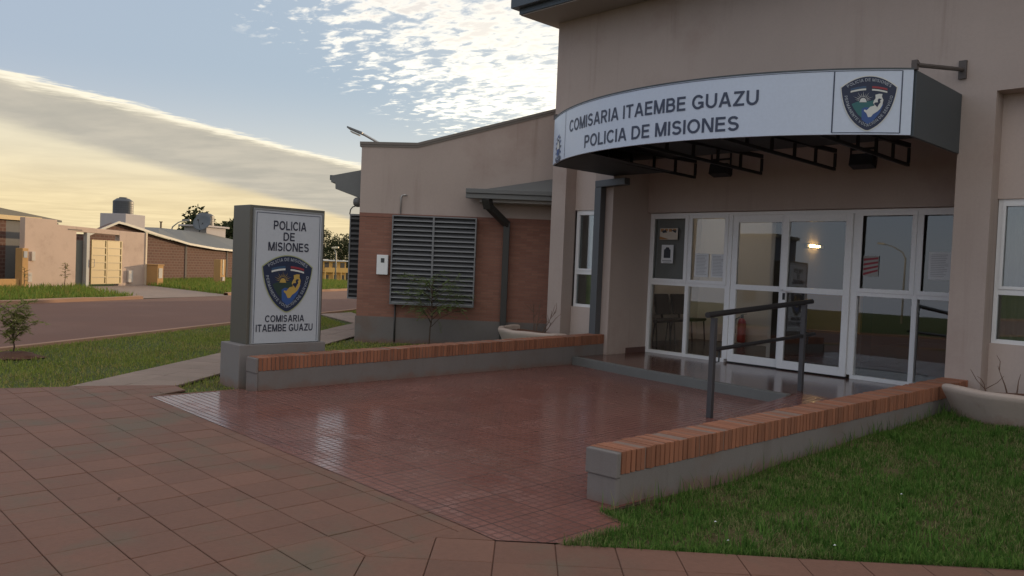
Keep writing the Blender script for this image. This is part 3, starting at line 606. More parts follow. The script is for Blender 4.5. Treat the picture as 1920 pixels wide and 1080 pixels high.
# entrance glazing
gl = MB(); xs = [0, .705, 1.387, 2.226, 3.194, 3.926, 4.598]
gl.box(0, xs[2], -.06, .02, 0, .05); gl.box(xs[4], 4.598, -.06, .02, 0, .05); gl.box(0, 4.598, -.06, .02, 2.10, 2.15)
gl.box(0, .05, -.06, .02, .05, 2.10); gl.box(4.55, 4.598, -.06, .02, .05, 2.10)
for x in (xs[1], xs[5]): gl.box(x - .03, x + .03, -.06, .02, .05, 2.10)
for x in (xs[2], xs[4]): gl.box(x - .04, x + .04, -.06, .02, .05 if x else 0, 2.10)
for a, b in ((.05, xs[1] - .03), (xs[1] + .03, xs[2] - .04), (xs[4] + .04, xs[5] - .03), (xs[5] + .03, 4.55)): gl.box(a, b, -.06, .02, 1.055, 1.115)
ef = gl.build('entrance_frame', WHITE, st, bevel=.003)
for a, b in ((.05, xs[1] - .03), (xs[1] + .03, xs[2] - .04), (xs[4] + .04, xs[5] - .03), (xs[5] + .03, 4.55)):      # opening sashes in the upper row
    s = MB(); s.box(a - .02, b + .02, -.075, -.058, 1.105, 1.155); s.box(a - .02, b + .02, -.075, -.058, 2.065, 2.115); s.box(a - .02, a + .035, -.075, -.058, 1.155, 2.065); s.box(b - .035, b + .02, -.075, -.058, 1.155, 2.065)
    s.build('sash', WHITE, ef, bevel=.002)
tl = math.tan(R(1.0))
def pane(mbx, a, b, z0, z1, y=-.02):                    # glass sits a shade out of plumb in its rebate
    h = (z1 - z0) * tl / 2; mbx.add([(a, y - h, z0), (b, y - h, z0), (b, y + h, z1), (a, y + h, z1)], [(0, 1, 2, 3)])
for a, b in ((.05, xs[1] - .03), (xs[1] + .03, xs[2] - .04), (xs[4] + .04, xs[5] - .03), (xs[5] + .03, 4.55)):
    for z0, z1 in ((.05, 1.055), (1.115, 2.10)): pn = MB(); pane(pn, a, b, z0, z1); pn.build('fixed_pane', GLASS, ef)
MB().box(.052, xs[1] - .032, .021, .026, 1.12, 2.095).build('window_film', mat('grey_film', (.25, .255, .245), .5, .05, 2.), ef)
def door(x0, x1, y0, hx):
    d = MB(); t = .085; y1 = y0 + .045
    d.box(x0, x0 + t, y0, y1, .02, 2.10); d.box(x1 - t, x1, y0, y1, .02, 2.10)
    for z0, z1 in ((.02, .13), (1.05, 1.125), (2.0, 2.10)): d.box(x0 + t, x1 - t, y0, y1, z0, z1)
    do = d.build('door', WHITE, st, bevel=.003)
    for z0, z1 in ((.13, 1.05), (1.125, 2.0)): p = MB(); pane(p, x0 + t, x1 - t, z0, z1, y0 + .022); p.build('door_pane', GLASS, do)
    if hx: MB().box(hx - .016, hx + .016, y0 - .012, y0, .95, 1.04).build('lock', BLACK, do); MB().box(hx - .012, hx + .012, y0 - .05, y0, 1.07, 1.09).box(hx - .012, hx + .12, y0 - .05, y0 - .035, 1.07, 1.09).build('handle', WHITE, do, bevel=.003)
    return do
door(xs[2] + .042, xs[3] + .03, -.045, None); door(xs[3] - .01, xs[4] - .042, -.095, 2.275)
MB().box(xs[2] + .04, xs[4] - .04, -.04, .02, .001, .018).build('threshold', BLACK, st)
# downpipe on the entrance pier
dpp = MB(); dpp.bar((-.195, -1.065, -.12), (-.195, -1.065, 2.46), .12, .12); dpp.bar((-.255, -1.065, 2.51), (.30, -1.065, 2.535), .12, .10)
dpp.build('downpipe', PIPE, st, bevel=.006)

# brick wing, set at an angle
wg = MB(WF)
wg.add([(0, 0, 2.046), (3.95, 0, 2.046), (3.95, 0, 4.06), (.94, 0, 3.21), (0, 0, 3.19), (0, -19, 2.046), (3.95, -19, 2.046), (3.95, -19, 4.06), (.94, -19, 3.21), (0, -19, 3.19)],
       [(0, 1, 2, 3, 4), (9, 8, 7, 6, 5), (0, 4, 9, 5), (1, 6, 7, 2), (2, 7, 8, 3), (3, 8, 9, 4)])
wing = wg.build('wing_wall', WALL, st)  # rear, out of view, is lengthened so its shadow covers the road
MB(WF).box(.004, 3.945, -18.9, -.004, .30, 1.985).build('brickwork', WINGB, wing)
MB(WF).box(0, 3.95, -18.9, .004, 1.985, 2.046).build('brick_band', BANDB, wing)
MB(WF).box(-.012, 3.94, -18.9, .008, -.2, .30).build('plinth', GREYP, wing)
cp_ = MB(WF)
def coping(a, b, z0, z1):
    for o0, o1, dz0, dz1 in ((-.25, .025, -.012, .032), (-.25, .014, -.05, -.012)):
        cp_.add([(a, o0, z0 + dz0), (b, o0, z1 + dz0), (b, o1, z1 + dz0), (a, o1, z0 + dz0), (a, o0, z0 + dz1), (b, o0, z1 + dz1), (b, o1, z1 + dz1), (a, o1, z0 + dz1)],
                [(0, 3, 2, 1), (4, 5, 6, 7), (0, 1, 5, 4), (1, 2, 6, 5), (2, 3, 7, 6), (3, 0, 4, 7)])
coping(-.03, .94, 3.20, 3.215); coping(.94, 3.95, 3.215, 4.07)
cp_.build('parapet_coping', mat('coping_metal', (.20, .175, .155), .7, .1, 2.), wing)
ev = MB(WF); ev.prism([(-.575, 2.675), (-.575, 2.56), (-.50, 2.55), (-.495, 2.45), (-.01, 2.29), (-.01, 2.80)], 1, -.28, -18, 0)
ev.build('side_eave', EAVEL, wing, bevel=.004)
MB(WF).box(-.60, -.50, -.29, -18, 2.60, 2.685).build('side_gutter', EAVE, wing, bevel=.004)
lt = MB(WF)
lt.add([(1.84, .004, 2.38), (3.9, .004, 2.38), (3.9, .46, 2.38), (1.84, .46, 2.38), (1.84, .004, 2.47), (3.9, .004, 2.85), (3.9, .46, 2.47), (1.84, .46, 2.45)],
       [(0, 3, 2, 1), (4, 7, 6, 5), (0, 1, 5, 4), (1, 2, 6, 5), (2, 3, 7, 6), (3, 0, 4, 7)])
lo = lt.build('corner_roof', EAVEL, wing)
lt = MB(WF); lt.box(1.83, 3.9, .462, .55, 2.315, 2.395); lt.box(1.83, 3.9, .50, .58, 2.395, 2.47)
lt.build('corner_gutter', EAVEL, lo, bevel=.006)
lt = MB(WF); lt.box(2.05, 3.9, .02, .44, 2.27, 2.379); lt.build('corner_soffit', mat('pale_soffit', (.40, .39, .38), .8), lo)
dw = MB(WF)
dw.bar((2.165, .50, 2.33), (2.20, .42, 2.18), .13, .13); dw.bar((2.19, .43, 2.21), (2.50, .09, 1.93), .105, .105); dw.bar((2.495, .085, 1.96), (2.495, .085, -.12), .105, .105)
dw.build('downpipe', PIPED, wing, bevel=.005)
def louver(name, fr, l0, l1, z0, z1, o0, o1, mids):
    f = MB(fr); t = .022
    f.box(l0, l0 + t, o0, o1, z0, z1); f.box(l1 - t, l1, o0, o1, z0, z1); f.box(l0 + t, l1 - t, o0, o1, z0, z0 + t); f.box(l0 + t, l1 - t, o0, o1, z1 - t, z1)
    for mm in mids: f.box(mm - .016, mm + .016, o1 - .03, o1 - .001, z0 + t, z1 - t)
    fo = f.build(name, LOUV, wing)
    s = MB(fr); N = 18; dz = (z1 - z0 - 2 * t) / N
    for i in range(N):
        zb = z0 + t + i * dz; s.add([(l0 + t, o0 + .012, zb + dz * .96), (l1 - t, o0 + .012, zb + dz * .96), (l1 - t, o1 - .012, zb + dz * .14), (l0 + t, o1 - .012, zb + dz * .14), (l0 + t, o1 - .004, zb + dz * .06), (l1 - t, o1 - .004, zb + dz * .06), (l1 - t, o1 - .010, zb + dz * .28), (l0 + t, o1 - .010, zb + dz * .28)], [(0, 1, 2, 3), (3, 2, 5, 4), (4, 5, 6, 7)])
    s.build('slat', LOUV, fo, recalc=False)
    MB(fr).box(l0 + t, l1 - t, o0 + .001, o0 + .008, z0 + t, z1 - t).build('backing', LOUVD, fo); return fo
louver('louver_screen', WF, .585, 1.995, .527, 2.02, .045, .155, (1.28,))
SF = Frame(WF((0, 0, 0))[:2], (-WF.n[0], -WF.n[1]), (-WF.d[0], -WF.d[1]))       # the wing's other face, running back from the corner
lv_ = louver('louver_screen', SF, .27, 1.7, .57, 2.03, .03, .22, (.95,))
e_ = MB(SF); e_.box(.245, .268, .03, .05, .57, 2.03); e_.box(.245, .268, .20, .22, .57, 2.03); e_.box(.245, .268, .05, .20, .57, .60); e_.box(.245, .268, .05, .20, 2.0, 2.03); e_.build('end_frame', LOUV, lv_)
e_ = MB(SF); e_.box(.266, .269, .05, .20, .60, 2.0); e_.build('end_backing', LOUVD, lv_)
e_ = MB(SF)
for k in range(16): z = .62 + k * .087; e_.add([(.264, .05, z + .05), (.264, .20, z + .05), (.246, .20, z + .012), (.246, .05, z + .012)], [(0, 1, 2, 3)])
e_.build('end_slat', mat('dark_slat', (.05, .05, .052), .6), lv_)
w1 = MB(WF); w1.tube([(.70, .03, 2.05), (.70, .03, 2.33), (.715, .03, 2.355), (.745, .03, 2.365), (.80, .035, 2.362)], .012, 8); w1.build('conduit', ALU, wing, smooth=True)
w1 = MB(WF); w1.tube([(.665, .02, .53), (.667, .02, -.11)], .014, 8); w1.build('drain_pipe', PIPED, wing, smooth=True)

# ================================================================== entrance canopy
CX, CY, CR = 2.3, .45, 3.6; A1 = math.asin(2.3 / CR); AL = A1 * CR
def arc(s, z, lift=0.): a = s / CR; r = CR + lift; return (CX + r * math.sin(a), CY - r * math.cos(a), z)
cn = thing('entrance_canopy', 'curved entrance canopy with a white lettered fascia above the glass doors', 'canopy', (2.3, -1, 2.64))
N = 64; fa = MB(); vs = []
for i in range(N + 1):
    s = -AL + 2 * AL * i / N
    vs += [arc(s, 2.64, 0), arc(s, 3.252, 0), arc(s, 3.252, -.03), arc(s, 2.64, -.03)]
fa.add(vs, [(4 * i + k, 4 * i + (k + 1) % 4, 4 * i + 4 + (k + 1) % 4, 4 * i + 4 + k) for i in range(N) for k in range(4)] + [(0, 3, 2, 1), (4 * N, 4 * N + 1, 4 * N + 2, 4 * N + 3)])
fascia = fa.build('fascia', FASC, cn)
tr = MB(); vs = []
for i in range(N + 1):
    s = -AL + 2 * AL * i / N; vs += [arc(s, 3.2525, .006), arc(s, 3.266, .006), arc(s, 3.266, -.04), arc(s, 3.2525, -.04)]
tr.add(vs, [(4 * i + k, 4 * i + (k + 1) % 4, 4 * i + 4 + (k + 1) % 4, 4 * i + 4 + k) for i in range(N) for k in range(4)] + [(0, 3, 2, 1), (4 * N, 4 * N + 1, 4 * N + 2, 4 * N + 3)])
tr.build('top_trim', SIDEP, fascia)
deg = lambda a: R(a) * CR
ln = MB()
def aline(a0, a1, z0, z1, lift=.003):
    s0, s1 = deg(a0), deg(a1); k = max(1, int((s1 - s0) / .08))
    for i in range(k): q0, q1 = s0 + (s1 - s0) * i / k, s0 + (s1 - s0) * (i + 1) / k; ln.add([arc(q0, z0, lift), arc(q1, z0, lift), arc(q1, z1, lift), arc(q0, z1, lift)], [(0, 1, 2, 3)])
aline(28.45, 28.65, 2.655, 3.236); aline(38.05, 38.22, 2.655, 3.236); aline(-29.1, -28.95, 2.655, 3.236); aline(-38.9, 38.2, 3.238, 3.243); aline(28.6, 38.1, 2.652, 2.660)
ln.build('border_line', INKF, fascia)
for txt, a0, a1, z0, z1 in (('COMISARIA ITAEMBE GUAZU', -26.6, 17.6, 2.950, 3.098), ('POLICIA DE MISIONES', -19.5, 14.7, 2.705, 2.852)):
    le = MB(); put(le, text_2d(txt, deg(a1 - a0), z1 - z0), lambda x, y, l: arc(x, y, l), .004, 0, None, (deg(a0), z0)); le.build('lettering', INKF, fascia, recalc=False)
em = MB(); el = MB(); emblem(em, el, lambda x, y, l: arc(x, y, l), .475, deg(33.5), 2.935, False, .05)
eo = em.build('emblem', EMB_F, fascia, recalc=False); el.build('emblem_lettering', ELETT, eo, recalc=False)
# coat of arms at the far left end of the fascia: oval shield between two leafy branches above a scroll
ca = MB(); sf = lambda x, y, l: arc(x, y, l); c0 = (deg(-33.8), 2.80)
put(ca, poly_2d([(.085 * math.cos(t), .13 * math.sin(t)) for t in np.linspace(0, 2 * math.pi, 24)[:-1]]), sf, .004, 0, .05, c0)
put(ca, poly_2d([(.066 * math.cos(t), .108 * math.sin(t)) for t in np.linspace(0, 2 * math.pi, 24)[:-1]]), sf, .0052, 1, .05, c0)
put(ca, poly_2d([(-.066, 0), (.066, 0), (.05, -.065), (0, -.108), (-.05, -.065)]), sf, .0064, 2, .05, c0)
for sx in (-1, 1):
    for k in range(7):
        a = R(-65 + k * 24); x, y = sx * .125 * math.cos(a), .165 * math.sin(a)
        put(ca, poly_2d([(x - .025, y), (x, y + .018), (x + .028, y + .03 * k / 7), (x, y - .018)]), sf, .0046, 0 if k % 2 else 2, .05, c0)
put(ca, poly_2d([(-.14, -.10), (-.05, -.135), (.05, -.135), (.14, -.10), (.14, -.14), (.05, -.178), (-.05, -.178), (-.14, -.14)]), sf, .0058, 0, .05, c0)
ca.build('coat_of_arms', [INKF, EWHITE, EBLUE], fascia, recalc=False)
yf = CY - CR * math.cos(A1)
for x in (-.02, 4.585): MB().box(x, x + .032, yf + .03, -1.002, 2.63, 3.25).build('side_panel', SIDEP, cn, bevel=.003)
rs = MB(); pts = [(arc(-AL + 2 * AL * i / 32, 0, -.035)[:2]) for i in range(33)]; rs.prism([(-0.0, -1.003)] + pts + [(4.6, -1.003)], 2, 3.19, 3.215); rs.build('roof_sheet', BLACK, cn)
us = MB(); us.prism([(.03, -1.003), (.03, -2.30)] + [q for q in pts[2:-2]] + [(4.57, -2.30), (4.57, -1.003)], 2, 2.83, 2.84); us.build('underside_shade_sheet', BLACK, cn)  # black sheet put in as the shade behind the trusses
lw = MB(); pts2 = [arc(-AL + .02 + 1.35 * i / 10, 0, -.035)[:2] for i in range(11)]
lw.prism([(.02, -1.003)] + pts2 + [(1.05, -1.003)], 2, 2.632, 2.638); lw.build('soffit_shade_sheet', BLACK, cn)  # black sheet standing in for the darkness at the left corner
for x in (.96, 2.0, 3.0, 3.88):
    t = MB(); ye = CY - math.sqrt(CR ** 2 - (x - CX) ** 2) + .06; y0 = -.36; k = 5
    t.bar((x, y0, 2.63), (x, ye, 2.655), .032, .036); t.bar((x, y0, 2.86), (x, ye, 2.80), .04, .05)
    for i in range(k + 1):
        y = y0 + (ye - y0) * i / k; t.bar((x, y, 2.655), (x, y, 2.83), .03, .03)
    t.build('truss', BLACK, cn)
bk = MB(); bk.tube([(4.6, yf + .02, 3.30), (4.61, -1.03, 3.505)], .022, 8); bk.box(4.575, 4.65, -1.03, -1.003, 3.41, 3.60); bk.box(4.575, 4.625, yf - .005, yf + .045, 3.252, 3.34); bk.tube([(4.57, yf + .02, 3.305), (4.64, yf + .02, 3.305)], .016, 8)
bk.build('tie_bracket', mat('rusty_bracket', (.10, .085, .08), .7, .2, 8.), cn)
bk = MB(); bk.tube([(.0, yf + .02, 3.30), (.0, -1.03, 3.505)], .022, 8); bk.box(-.035, .035, -1.03, -1.003, 3.41, 3.60); bk.box(-.02, .03, yf - .005, yf + .045, 3.252, 3.32)
bk.build('tie_bracket', MATS['rusty_bracket'], cn)
for i, (x, y, lab) in enumerate(((1.45, -.48, 'black floodlight under the canopy, nearer to the downpipe pier'), (3.40, -.48, 'black floodlight under the canopy, below the shield emblem end'))):
    fl = thing('floodlight', lab, 'floodlight', (x, y, 2.69), 'floodlights under the canopy')
    h = MB(); h.prism([(-.09 + y, 2.64), (.06 + y, 2.60), (.09 + y, 2.74), (-.06 + y, 2.78)], 0, x - .14, x + .14)
    for k in range(7): h.box(x - .12 + k * .038, x - .105 + k * .038, y + .05, y + .11, 2.63, 2.73)
    h.build('housing', BLACK, fl, bevel=.01)
    MB().add([(x - .12, y - .083, 2.648), (x + .12, y - .083, 2.648), (x + .12, y - .058, 2.772), (x - .12, y - .058, 2.772)], [(0, 1, 2, 3)]).build('lens', mat('lamp_lens', (.03, .03, .035), .15), fl)
    MB().bar((x - .15, y, 2.69), (x - .15, y, 3.12), .012, .03).bar((x + .15, y, 2.69), (x + .15, y, 3.12), .012, .03).bar((x - .156, y, 2.84), (x + .156, y, 2.84), .012, .028).build('bracket', STEEL, fl)

# ================================================================== low walls with brick coping
def low_wall(name, label, a, b, c, d, z0a, z0b, cap, grp):
    """a,b: inner and outer edge at the street end, c,d at the building end (x,y); cap: grey end block at the street"""
    t = thing(name, label, 'wall', (a[0], a[1], G), grp)
    lerp = lambda p, q, k: (p[0] + (q[0] - p[0]) * k, p[1] + (q[1] - p[1]) * k)
    body = MB(); e = .012
    def pr(p, q, r, s, zz0, zz1, zz2, zz3, m=0, mbx=body):
        mbx.add([(*p, zz0), (*q, zz0), (*r, zz1), (*s, zz1), (*p, zz2), (*q, zz2), (*r, zz3), (*s, zz3)], [(0, 3, 2, 1), (4, 5, 6, 7), (0, 1, 5, 4), (1, 2, 6, 5), (2, 3, 7, 6), (3, 0, 4, 7)], m)
    h = .135
    pr(lerp(a, b, .03), lerp(a, b, .97), lerp(c, d, .97), lerp(c, d, .03), -.22, -.22, z0a - h, z0b - h)
    a2, b2 = (a[0], a[1] - cap), (b[0], b[1] - cap)
    pr(a2, b2, (b[0], b[1]), (a[0], a[1]), z0a - h - .02, z0a - h - .02, z0a - .004, z0a - .004)
    pr((a2[0] + .012, a2[1] + .01), (b2[0] - .012, b2[1] + .01), b, a, -.22, -.22, z0a - h - .02, z0a - h - .02)
    body.build('wall_body', GREYP, t, bevel=.008)
    j_ = random.random; L = math.hypot(c[0] - a[0], c[1] - a[1]); nb = int(L / .046); br = MB(); mo = MB()
    pr(lerp(a, b, .04), lerp(a, b, .96), lerp(c, d, .96), lerp(c, d, .04), z0a - h, z0b - h, z0a - .003, z0b - .003, 0, mo)
    for i in range(nb):
        k0, k1 = (i + .07 + j_() * .06) / nb, (i + .93 - j_() * .08) / nb; zz = lambda k: z0a + (z0b - z0a) * k; j = random.uniform; jz = j(-.004, .003); ja, jb = j(-.012, .012), j(-.012, .012)
        ti = j(-.12, .12) / nb
        p, q, r, s = lerp(lerp(a, c, k0), lerp(b, d, k0), ja), lerp(lerp(a, c, k0 + ti), lerp(b, d, k0 + ti), 1 + jb), lerp(lerp(a, c, k1 + ti), lerp(b, d, k1 + ti), 1 + jb), lerp(lerp(a, c, k1), lerp(b, d, k1), ja)
        pr(p, q, r, s, zz(k0) - h + j(-.004, .004), zz(k1) - h + j(-.004, .004), zz(k0) + jz, zz(k1) + jz, 0, br)
    mo.build('coping_mortar', MORT, t); br.build('brick_coping', COPB, t, bevel=.003)
low_wall('low_wall', 'low grey wall capped with orange bricks, running from the totem sign to the entrance pier', (-.05, -6.445), (-.27, -6.445), (-.05, -1.005), (-.27, -1.005), .222, .296, .03, 'brick capped low walls beside the forecourt')
low_wall('low_wall', 'low grey wall capped with orange bricks, bordering the dark green right lawn', (4.395, -6.53), (4.62, -6.51), (4.58, -1.005), (4.83, -1.005), .205, .262, .04, 'brick capped low walls beside the forecourt')

# ================================================================== planters
def planter(label, cx, a0, a1, grp, rs_=1.0):
    t = thing('planter', label, 'planter', (cx, -1.0, G), grp); N = 40; sh = MB(); vs = []
    prof = [(r * rs_, z) for r, z in ((.83, -.2), (.83, -.10), (.88, .02), (.94, .14), (.985, .225), (1.0, .262), (.99, .285), (.965, .292), (.915, .29), (.885, .272), (.88, .20))]
    for i in range(N + 1):
        a = R(a0 + (a1 - a0) * i / N)
        for r, z in prof: rr = r + .006 * math.sin(i * .9); vs.append((cx + rr * math.sin(a), -1.0 - rr * math.cos(a), z + .004 * math.sin(i * .7)))
    k = len(prof); sh.add(vs, [(i * k + j, i * k + j + 1, (i + 1) * k + j + 1, (i + 1) * k + j) for i in range(N) for j in range(k - 1)])
    sh.build('tub', mat('planter_render', (.50, .41, .35), .92, .1, 1.5, .4, 50, dist=.006, stain=((.34, .21, .16), 2.6, .5), streak=.6, splash=((.30, .155, .105), -.06, .15)), t, smooth=True)
    so_ = MB(); vs = [(cx, -1.0, .215)]; 
    for rr in (.5 * rs_, .89 * rs_): vs += [(cx + rr * math.sin(R(a0 + (a1 - a0) * i / N)), -1.0 - rr * math.cos(R(a0 + (a1 - a0) * i / N)), .215 + random.uniform(-.015, .015)) for i in range(N + 1)]
    so_.add(vs, [(0, 1 + i, 2 + i) for i in range(N)] + [(1 + i, N + 2 + i, N + 3 + i, 2 + i) for i in range(N)]); so_.build('soil', SOIL, t)
planter('round pale planter with dry stems at the foot of the left entrance pier', -1.02, -90, 52, 'round planters against the facade', .92)
planter('round pale planter beside the right end of the brick capped wall, under the right window', 5.56, -41, 90, 'round planters against the facade', 1.1)
def twigs(name, label, base, stems, cat='plant'):
    root = thing(name, label, cat, base)
    for (dx, dy, h, lean, br) in stems:
        t = MB(); p = Vector((base[0] + dx, base[1] + dy, base[2])); pts = [p]; d = Vector((lean[0], lean[1], 1)).normalized()
        for k in range(6):
            d = (d + Vector((random.uniform(-.18, .18), random.uniform(-.18, .18), random.uniform(-.05, .1)))).normalized(); pts.append(pts[-1] + d * h / 6)
        t.tube(pts, [.009 * (1 - .13 * k) for k in range(7)], 6)
        for k in range(br):
            q = pts[random.randint(2, 5)]; dd = Vector((random.uniform(-1, 1), random.uniform(-1, 1), random.uniform(.5, 1.4))).normalized(); l = random.uniform(.1, .24)
            mid = q + dd * l * .5 + Vector((random.uniform(-.02, .02), random.uniform(-.02, .02), .01)); t.tube([q, mid, q + dd * l + Vector((0, 0, random.uniform(-.03, .04)))], [.0045, .0035, .002], 5)
        t.build('stem', TWIG, root)
    return root
random.seed(5)
twigs('dry_shrub', 'bare dry shrub with thin branching stems in the left planter', (-1.0, -1.5, .20), [(0, 0, .55, (-.35, -.1), 6), (.05, -.02, .50, (.0, .15), 5), (.12, 0, .48, (.35, .1), 6), (.1, .03, .30, (.7, .2), 4)])
twigs('dry_plant', 'few bare upright stems in the right planter', (5.28, -1.35, .20), [(0, 0, .30, (-.2, .0), 1), (.07, .02, .22, (-.05, .05), 0), (.30, 0, .10, (.8, .2), 3), (-.2, .05, .09, (-.5, .2), 3)])

# ================================================================== handrail on the ramp
hr = thing('handrail', 'dark steel handrail with two rails and two posts beside the ramp', 'handrail', (3.36, -3.55, G))
for y, z0, z1 in ((-3.55, G, .845), (-1.72, 0., .965)):
    MB().box(3.335, 3.385, y - .025, y + .025, z0, z1).build('post', POSTM, hr, bevel=.003)
    k = MB(); zc = z1 - .30 - (.04 if y > -3 else .03); k.tube([(3.36, y + .025 - .02, zc - .01), (3.36, y + .06, zc - .10), (3.36, y + .115, zc - .095), (3.36, y + .12, zc + .02)], .008, 6); k.build('rail_hook', STEEL, hr, smooth=True)
for (y0, z0, y1, z1, rr, nm) in ((-3.67, .872, -1.55, .997, .028, 'top_rail'), (-3.54, .540, -1.45, .628, .020, 'lower_rail')):
    MB().tube([(3.36, y0, z0), (3.36, y1, z1)], rr, 14).build(nm, STEEL, hr, smooth=False)

# ================================================================== totem sign
ts = thing('totem_sign', 'upright police totem sign with a white lettered panel on a grey plinth', 'sign', (-.65, -5.95, G))
MB().box(-.88, -.43, -6.475, -5.46, -.2, .315).build('plinth', mat('sign_plinth_paint', (.21, .195, .19), .9, .1, 1.6, .4, 90, dist=.004, stain=((.20, .13, .10), 2.5, .4), streak=.5, splash=((.21, .115, .08), -.13, .10)), ts, bevel=.008)
cab = MB().box(-.86, -.47, -6.385, -5.50, .3155, 1.785)
cab.build('cabinet', CABI, ts, bevel=.006)
pnl = MB().box(-.472, -.455, -6.335, -5.545, .322, 1.738).build('sign_panel', PANEL, ts, bevel=.002)
fr = MB()
for y0, y1, z0, z1 in ((-6.352, -6.336, .318, 1.754), (-5.544, -5.528, .318, 1.754), (-6.336, -5.544, 1.739, 1.754)): fr.box(-.469, -.448, y0, y1, z0, z1)
fr.build('panel_trim', mat('trim_metal', (.30, .32, .33), .4, .06, 3, metal=.4), ts)
sp = lambda x, y, l: (-.4545 + l, x, y)
bl = MB()
for y0, y1, z0, z1 in ((-6.318, -6.312, .33, 1.715), (-5.572, -5.566, .33, 1.715), (-6.312, -5.572, 1.709, 1.715)): bl.add([(-.452, y0, z0), (-.452, y1, z0), (-.452, y1, z1), (-.452, y0, z1)], [(0, 1, 2, 3)])
bl.build('border_line', INKF, pnl)
for txt, y0, y1, z0, z1 in (('POLICIA', -6.122, -5.735, 1.540, 1.636), ('DE', -6.005, -5.872, 1.425, 1.515), ('MISIONES', -6.177, -5.697, 1.313, 1.406), ('COMISARIA', -6.188, -5.727, .548, .622), ('ITAEMBE GUAZU', -6.290, -5.618, .446, .524)):
    le = MB(); put(le, text_2d(txt, y1 - y0, z1 - z0), sp, .003, 0, None, (y0, z0)); le.build('lettering', INK, pnl, recalc=False)
em = MB(); el = MB(); emblem(em, el, sp, .565, -5.942, .965, True, None)
eo = em.build('emblem', EMB_S, pnl, recalc=False); el.build('emblem_lettering', ELETT, eo, recalc=False)

# ================================================================== small things on the entrance
def sheet_thing(name, label, cat, x0, x1, z0, z1, m, extra=None, y=-.036, grp=None):
    o = MB().box(x0, x1, y, y + .003, z0, z1).build(name, m, None); tag(o, label, cat, grp)
    if extra: extra(o, y - .0015)
    return o
def quad(mbx, x0, x1, z0, z1, y, m=0): mbx.add([(x0, y, z0), (x1, y, z0), (x1, y, z1), (x0, y, z1)], [(0, 1, 2, 3)], m)
PO1 = mat('poster_orange', (.42, .22, .09), .7, .2, 14.); PO2 = mat('poster_dark', (.05, .055, .07), .7, .3, 20.); LINEG = mat('print_grey', (.38, .39, .41), .8, .1, 8)
def ex1(o, y):
    q = MB(); q.add([(.165, y, 1.80), (.34, y, 1.755), (.165, y, 1.755)], [(0, 1, 2)]); 
    for k in range(4): quad(q, .18 + k * .075, .235 + k * .075, 1.87 + .008 * (k % 2), 1.915, y)
    q.build('picture', PO1, o); q = MB()
    q.add([(.20, y - .001, 1.885), (.27, y - .001, 1.90), (.30, y - .001, 1.86), (.22, y - .001, 1.85)], [(0, 1, 2, 3)]); q.add([(.36, y - .001, 1.90), (.47, y - .001, 1.89), (.45, y - .001, 1.85)], [(0, 1, 2)]); q.build('picture', PO2, o)
sheet_thing('poster', 'wide poster with orange pictures at the top of the leftmost pane', 'poster', .165, .49, 1.75, 1.925, mat('poster_cream', (.60, .54, .46), .7, .1, 8), ex1)
def ex2(o, y):
    q = MB(); quad(q, .255, .375, 1.47, 1.60, y); q.add([(.27, y, 1.60), (.36, y, 1.60), (.345, y, 1.63), (.30, y, 1.635)], [(0, 1, 2, 3)]); q.build('picture', PO2, o)
    q = MB(); quad(q, .23, .40, 1.42, 1.435, y); quad(q, .25, .38, 1.40, 1.408, y); q.build('print', LINEG, o)
sheet_thing('poster', 'white upright poster with a dark picture, below the orange poster', 'poster', .21, .425, 1.39, 1.67, PAPER, ex2)
def exl(x0, x1, z0, z1, seed):
    def f(o, y):
        q = MB(); rr = random.Random(seed); z = z1 - .03
        while z > z0 + .03:
            quad(q, x0 + .025, x1 - .025 - rr.random() * .05, z - .006, z, y); z -= .021
        q.build('print', LINEG, o)
    return f
sheet_thing('notice', 'white printed notice, left of the pair taped to the second pane', 'notice', .815, 1.05, 1.205, 1.55, PAPER, exl(.815, 1.05, 1.205, 1.55, 1), grp='white notices on the entrance glass')
sheet_thing('notice', 'white printed notice next to the door, right of the pair on the second pane', 'notice', 1.095, 1.325, 1.207, 1.545, PAPER, exl(1.095, 1.325, 1.207, 1.545, 2), grp='white notices on the entrance glass')
sheet_thing('notice', 'white double notice taped to the rightmost entrance pane', 'notice', 4.055, 4.30, 1.30, 1.625, PAPER, exl(4.055, 4.30, 1.30, 1.625, 3), grp='white notices on the entrance glass')
def ex5(o, y):
    q = MB()
    for k in range(4): q.add([(3.29, y, 1.32 + k * .06), (3.29, y, 1.35 + k * .06), (3.47, y, 1.40 + k * .05), (3.47, y, 1.375 + k * .05)], [(0, 1, 2, 3)])
    q.build('picture', ERED, o)
sheet_thing('poster', 'faded poster with red diagonal stripes on the pane right of the door', 'poster', 3.285, 3.475, 1.31, 1.565, mat('poster_grey', (.34, .34, .33), .7, .1, 8), ex5)

# ================================================================== lobby furniture
def make_chair(loc, label):
    c = thing('waiting_chair', label, 'chair', loc, 'black waiting chairs in the lobby'); x, y, z = loc
    s = MB(); s.prism([(x - .20, .43), (x + .22, .445), (x + .235, .42), (x + .20, .39), (x - .20, .385)], 1, y - .225, y + .225); s.build('seat', CHAIRM, c, bevel=.015)
    s = MB(); s.prism([(x - .22, .50), (x - .17, .49), (x - .25, .86), (x - .30, .86)], 1, y - .22, y + .22); s.build('backrest', CHAIRM, c, bevel=.02)
    for sx in (-1, 1):
        MB().tube([(x - .22, y + sx * .20, .40), (x - .26, y + sx * .20, .0)], .013, 6).build('leg', STEEL, c); MB().tube([(x + .18, y + sx * .20, .40), (x + .22, y + sx * .20, .0)], .013, 6).build('leg', STEEL, c)
    MB().tube([(x - .2, y - .2, .37), (x - .2, y + .2, .37)], .012, 6).tube([(x - .2, y, .37), (x - .24, y, .55)], .02, 6).build('frame', STEEL, c)
    return c
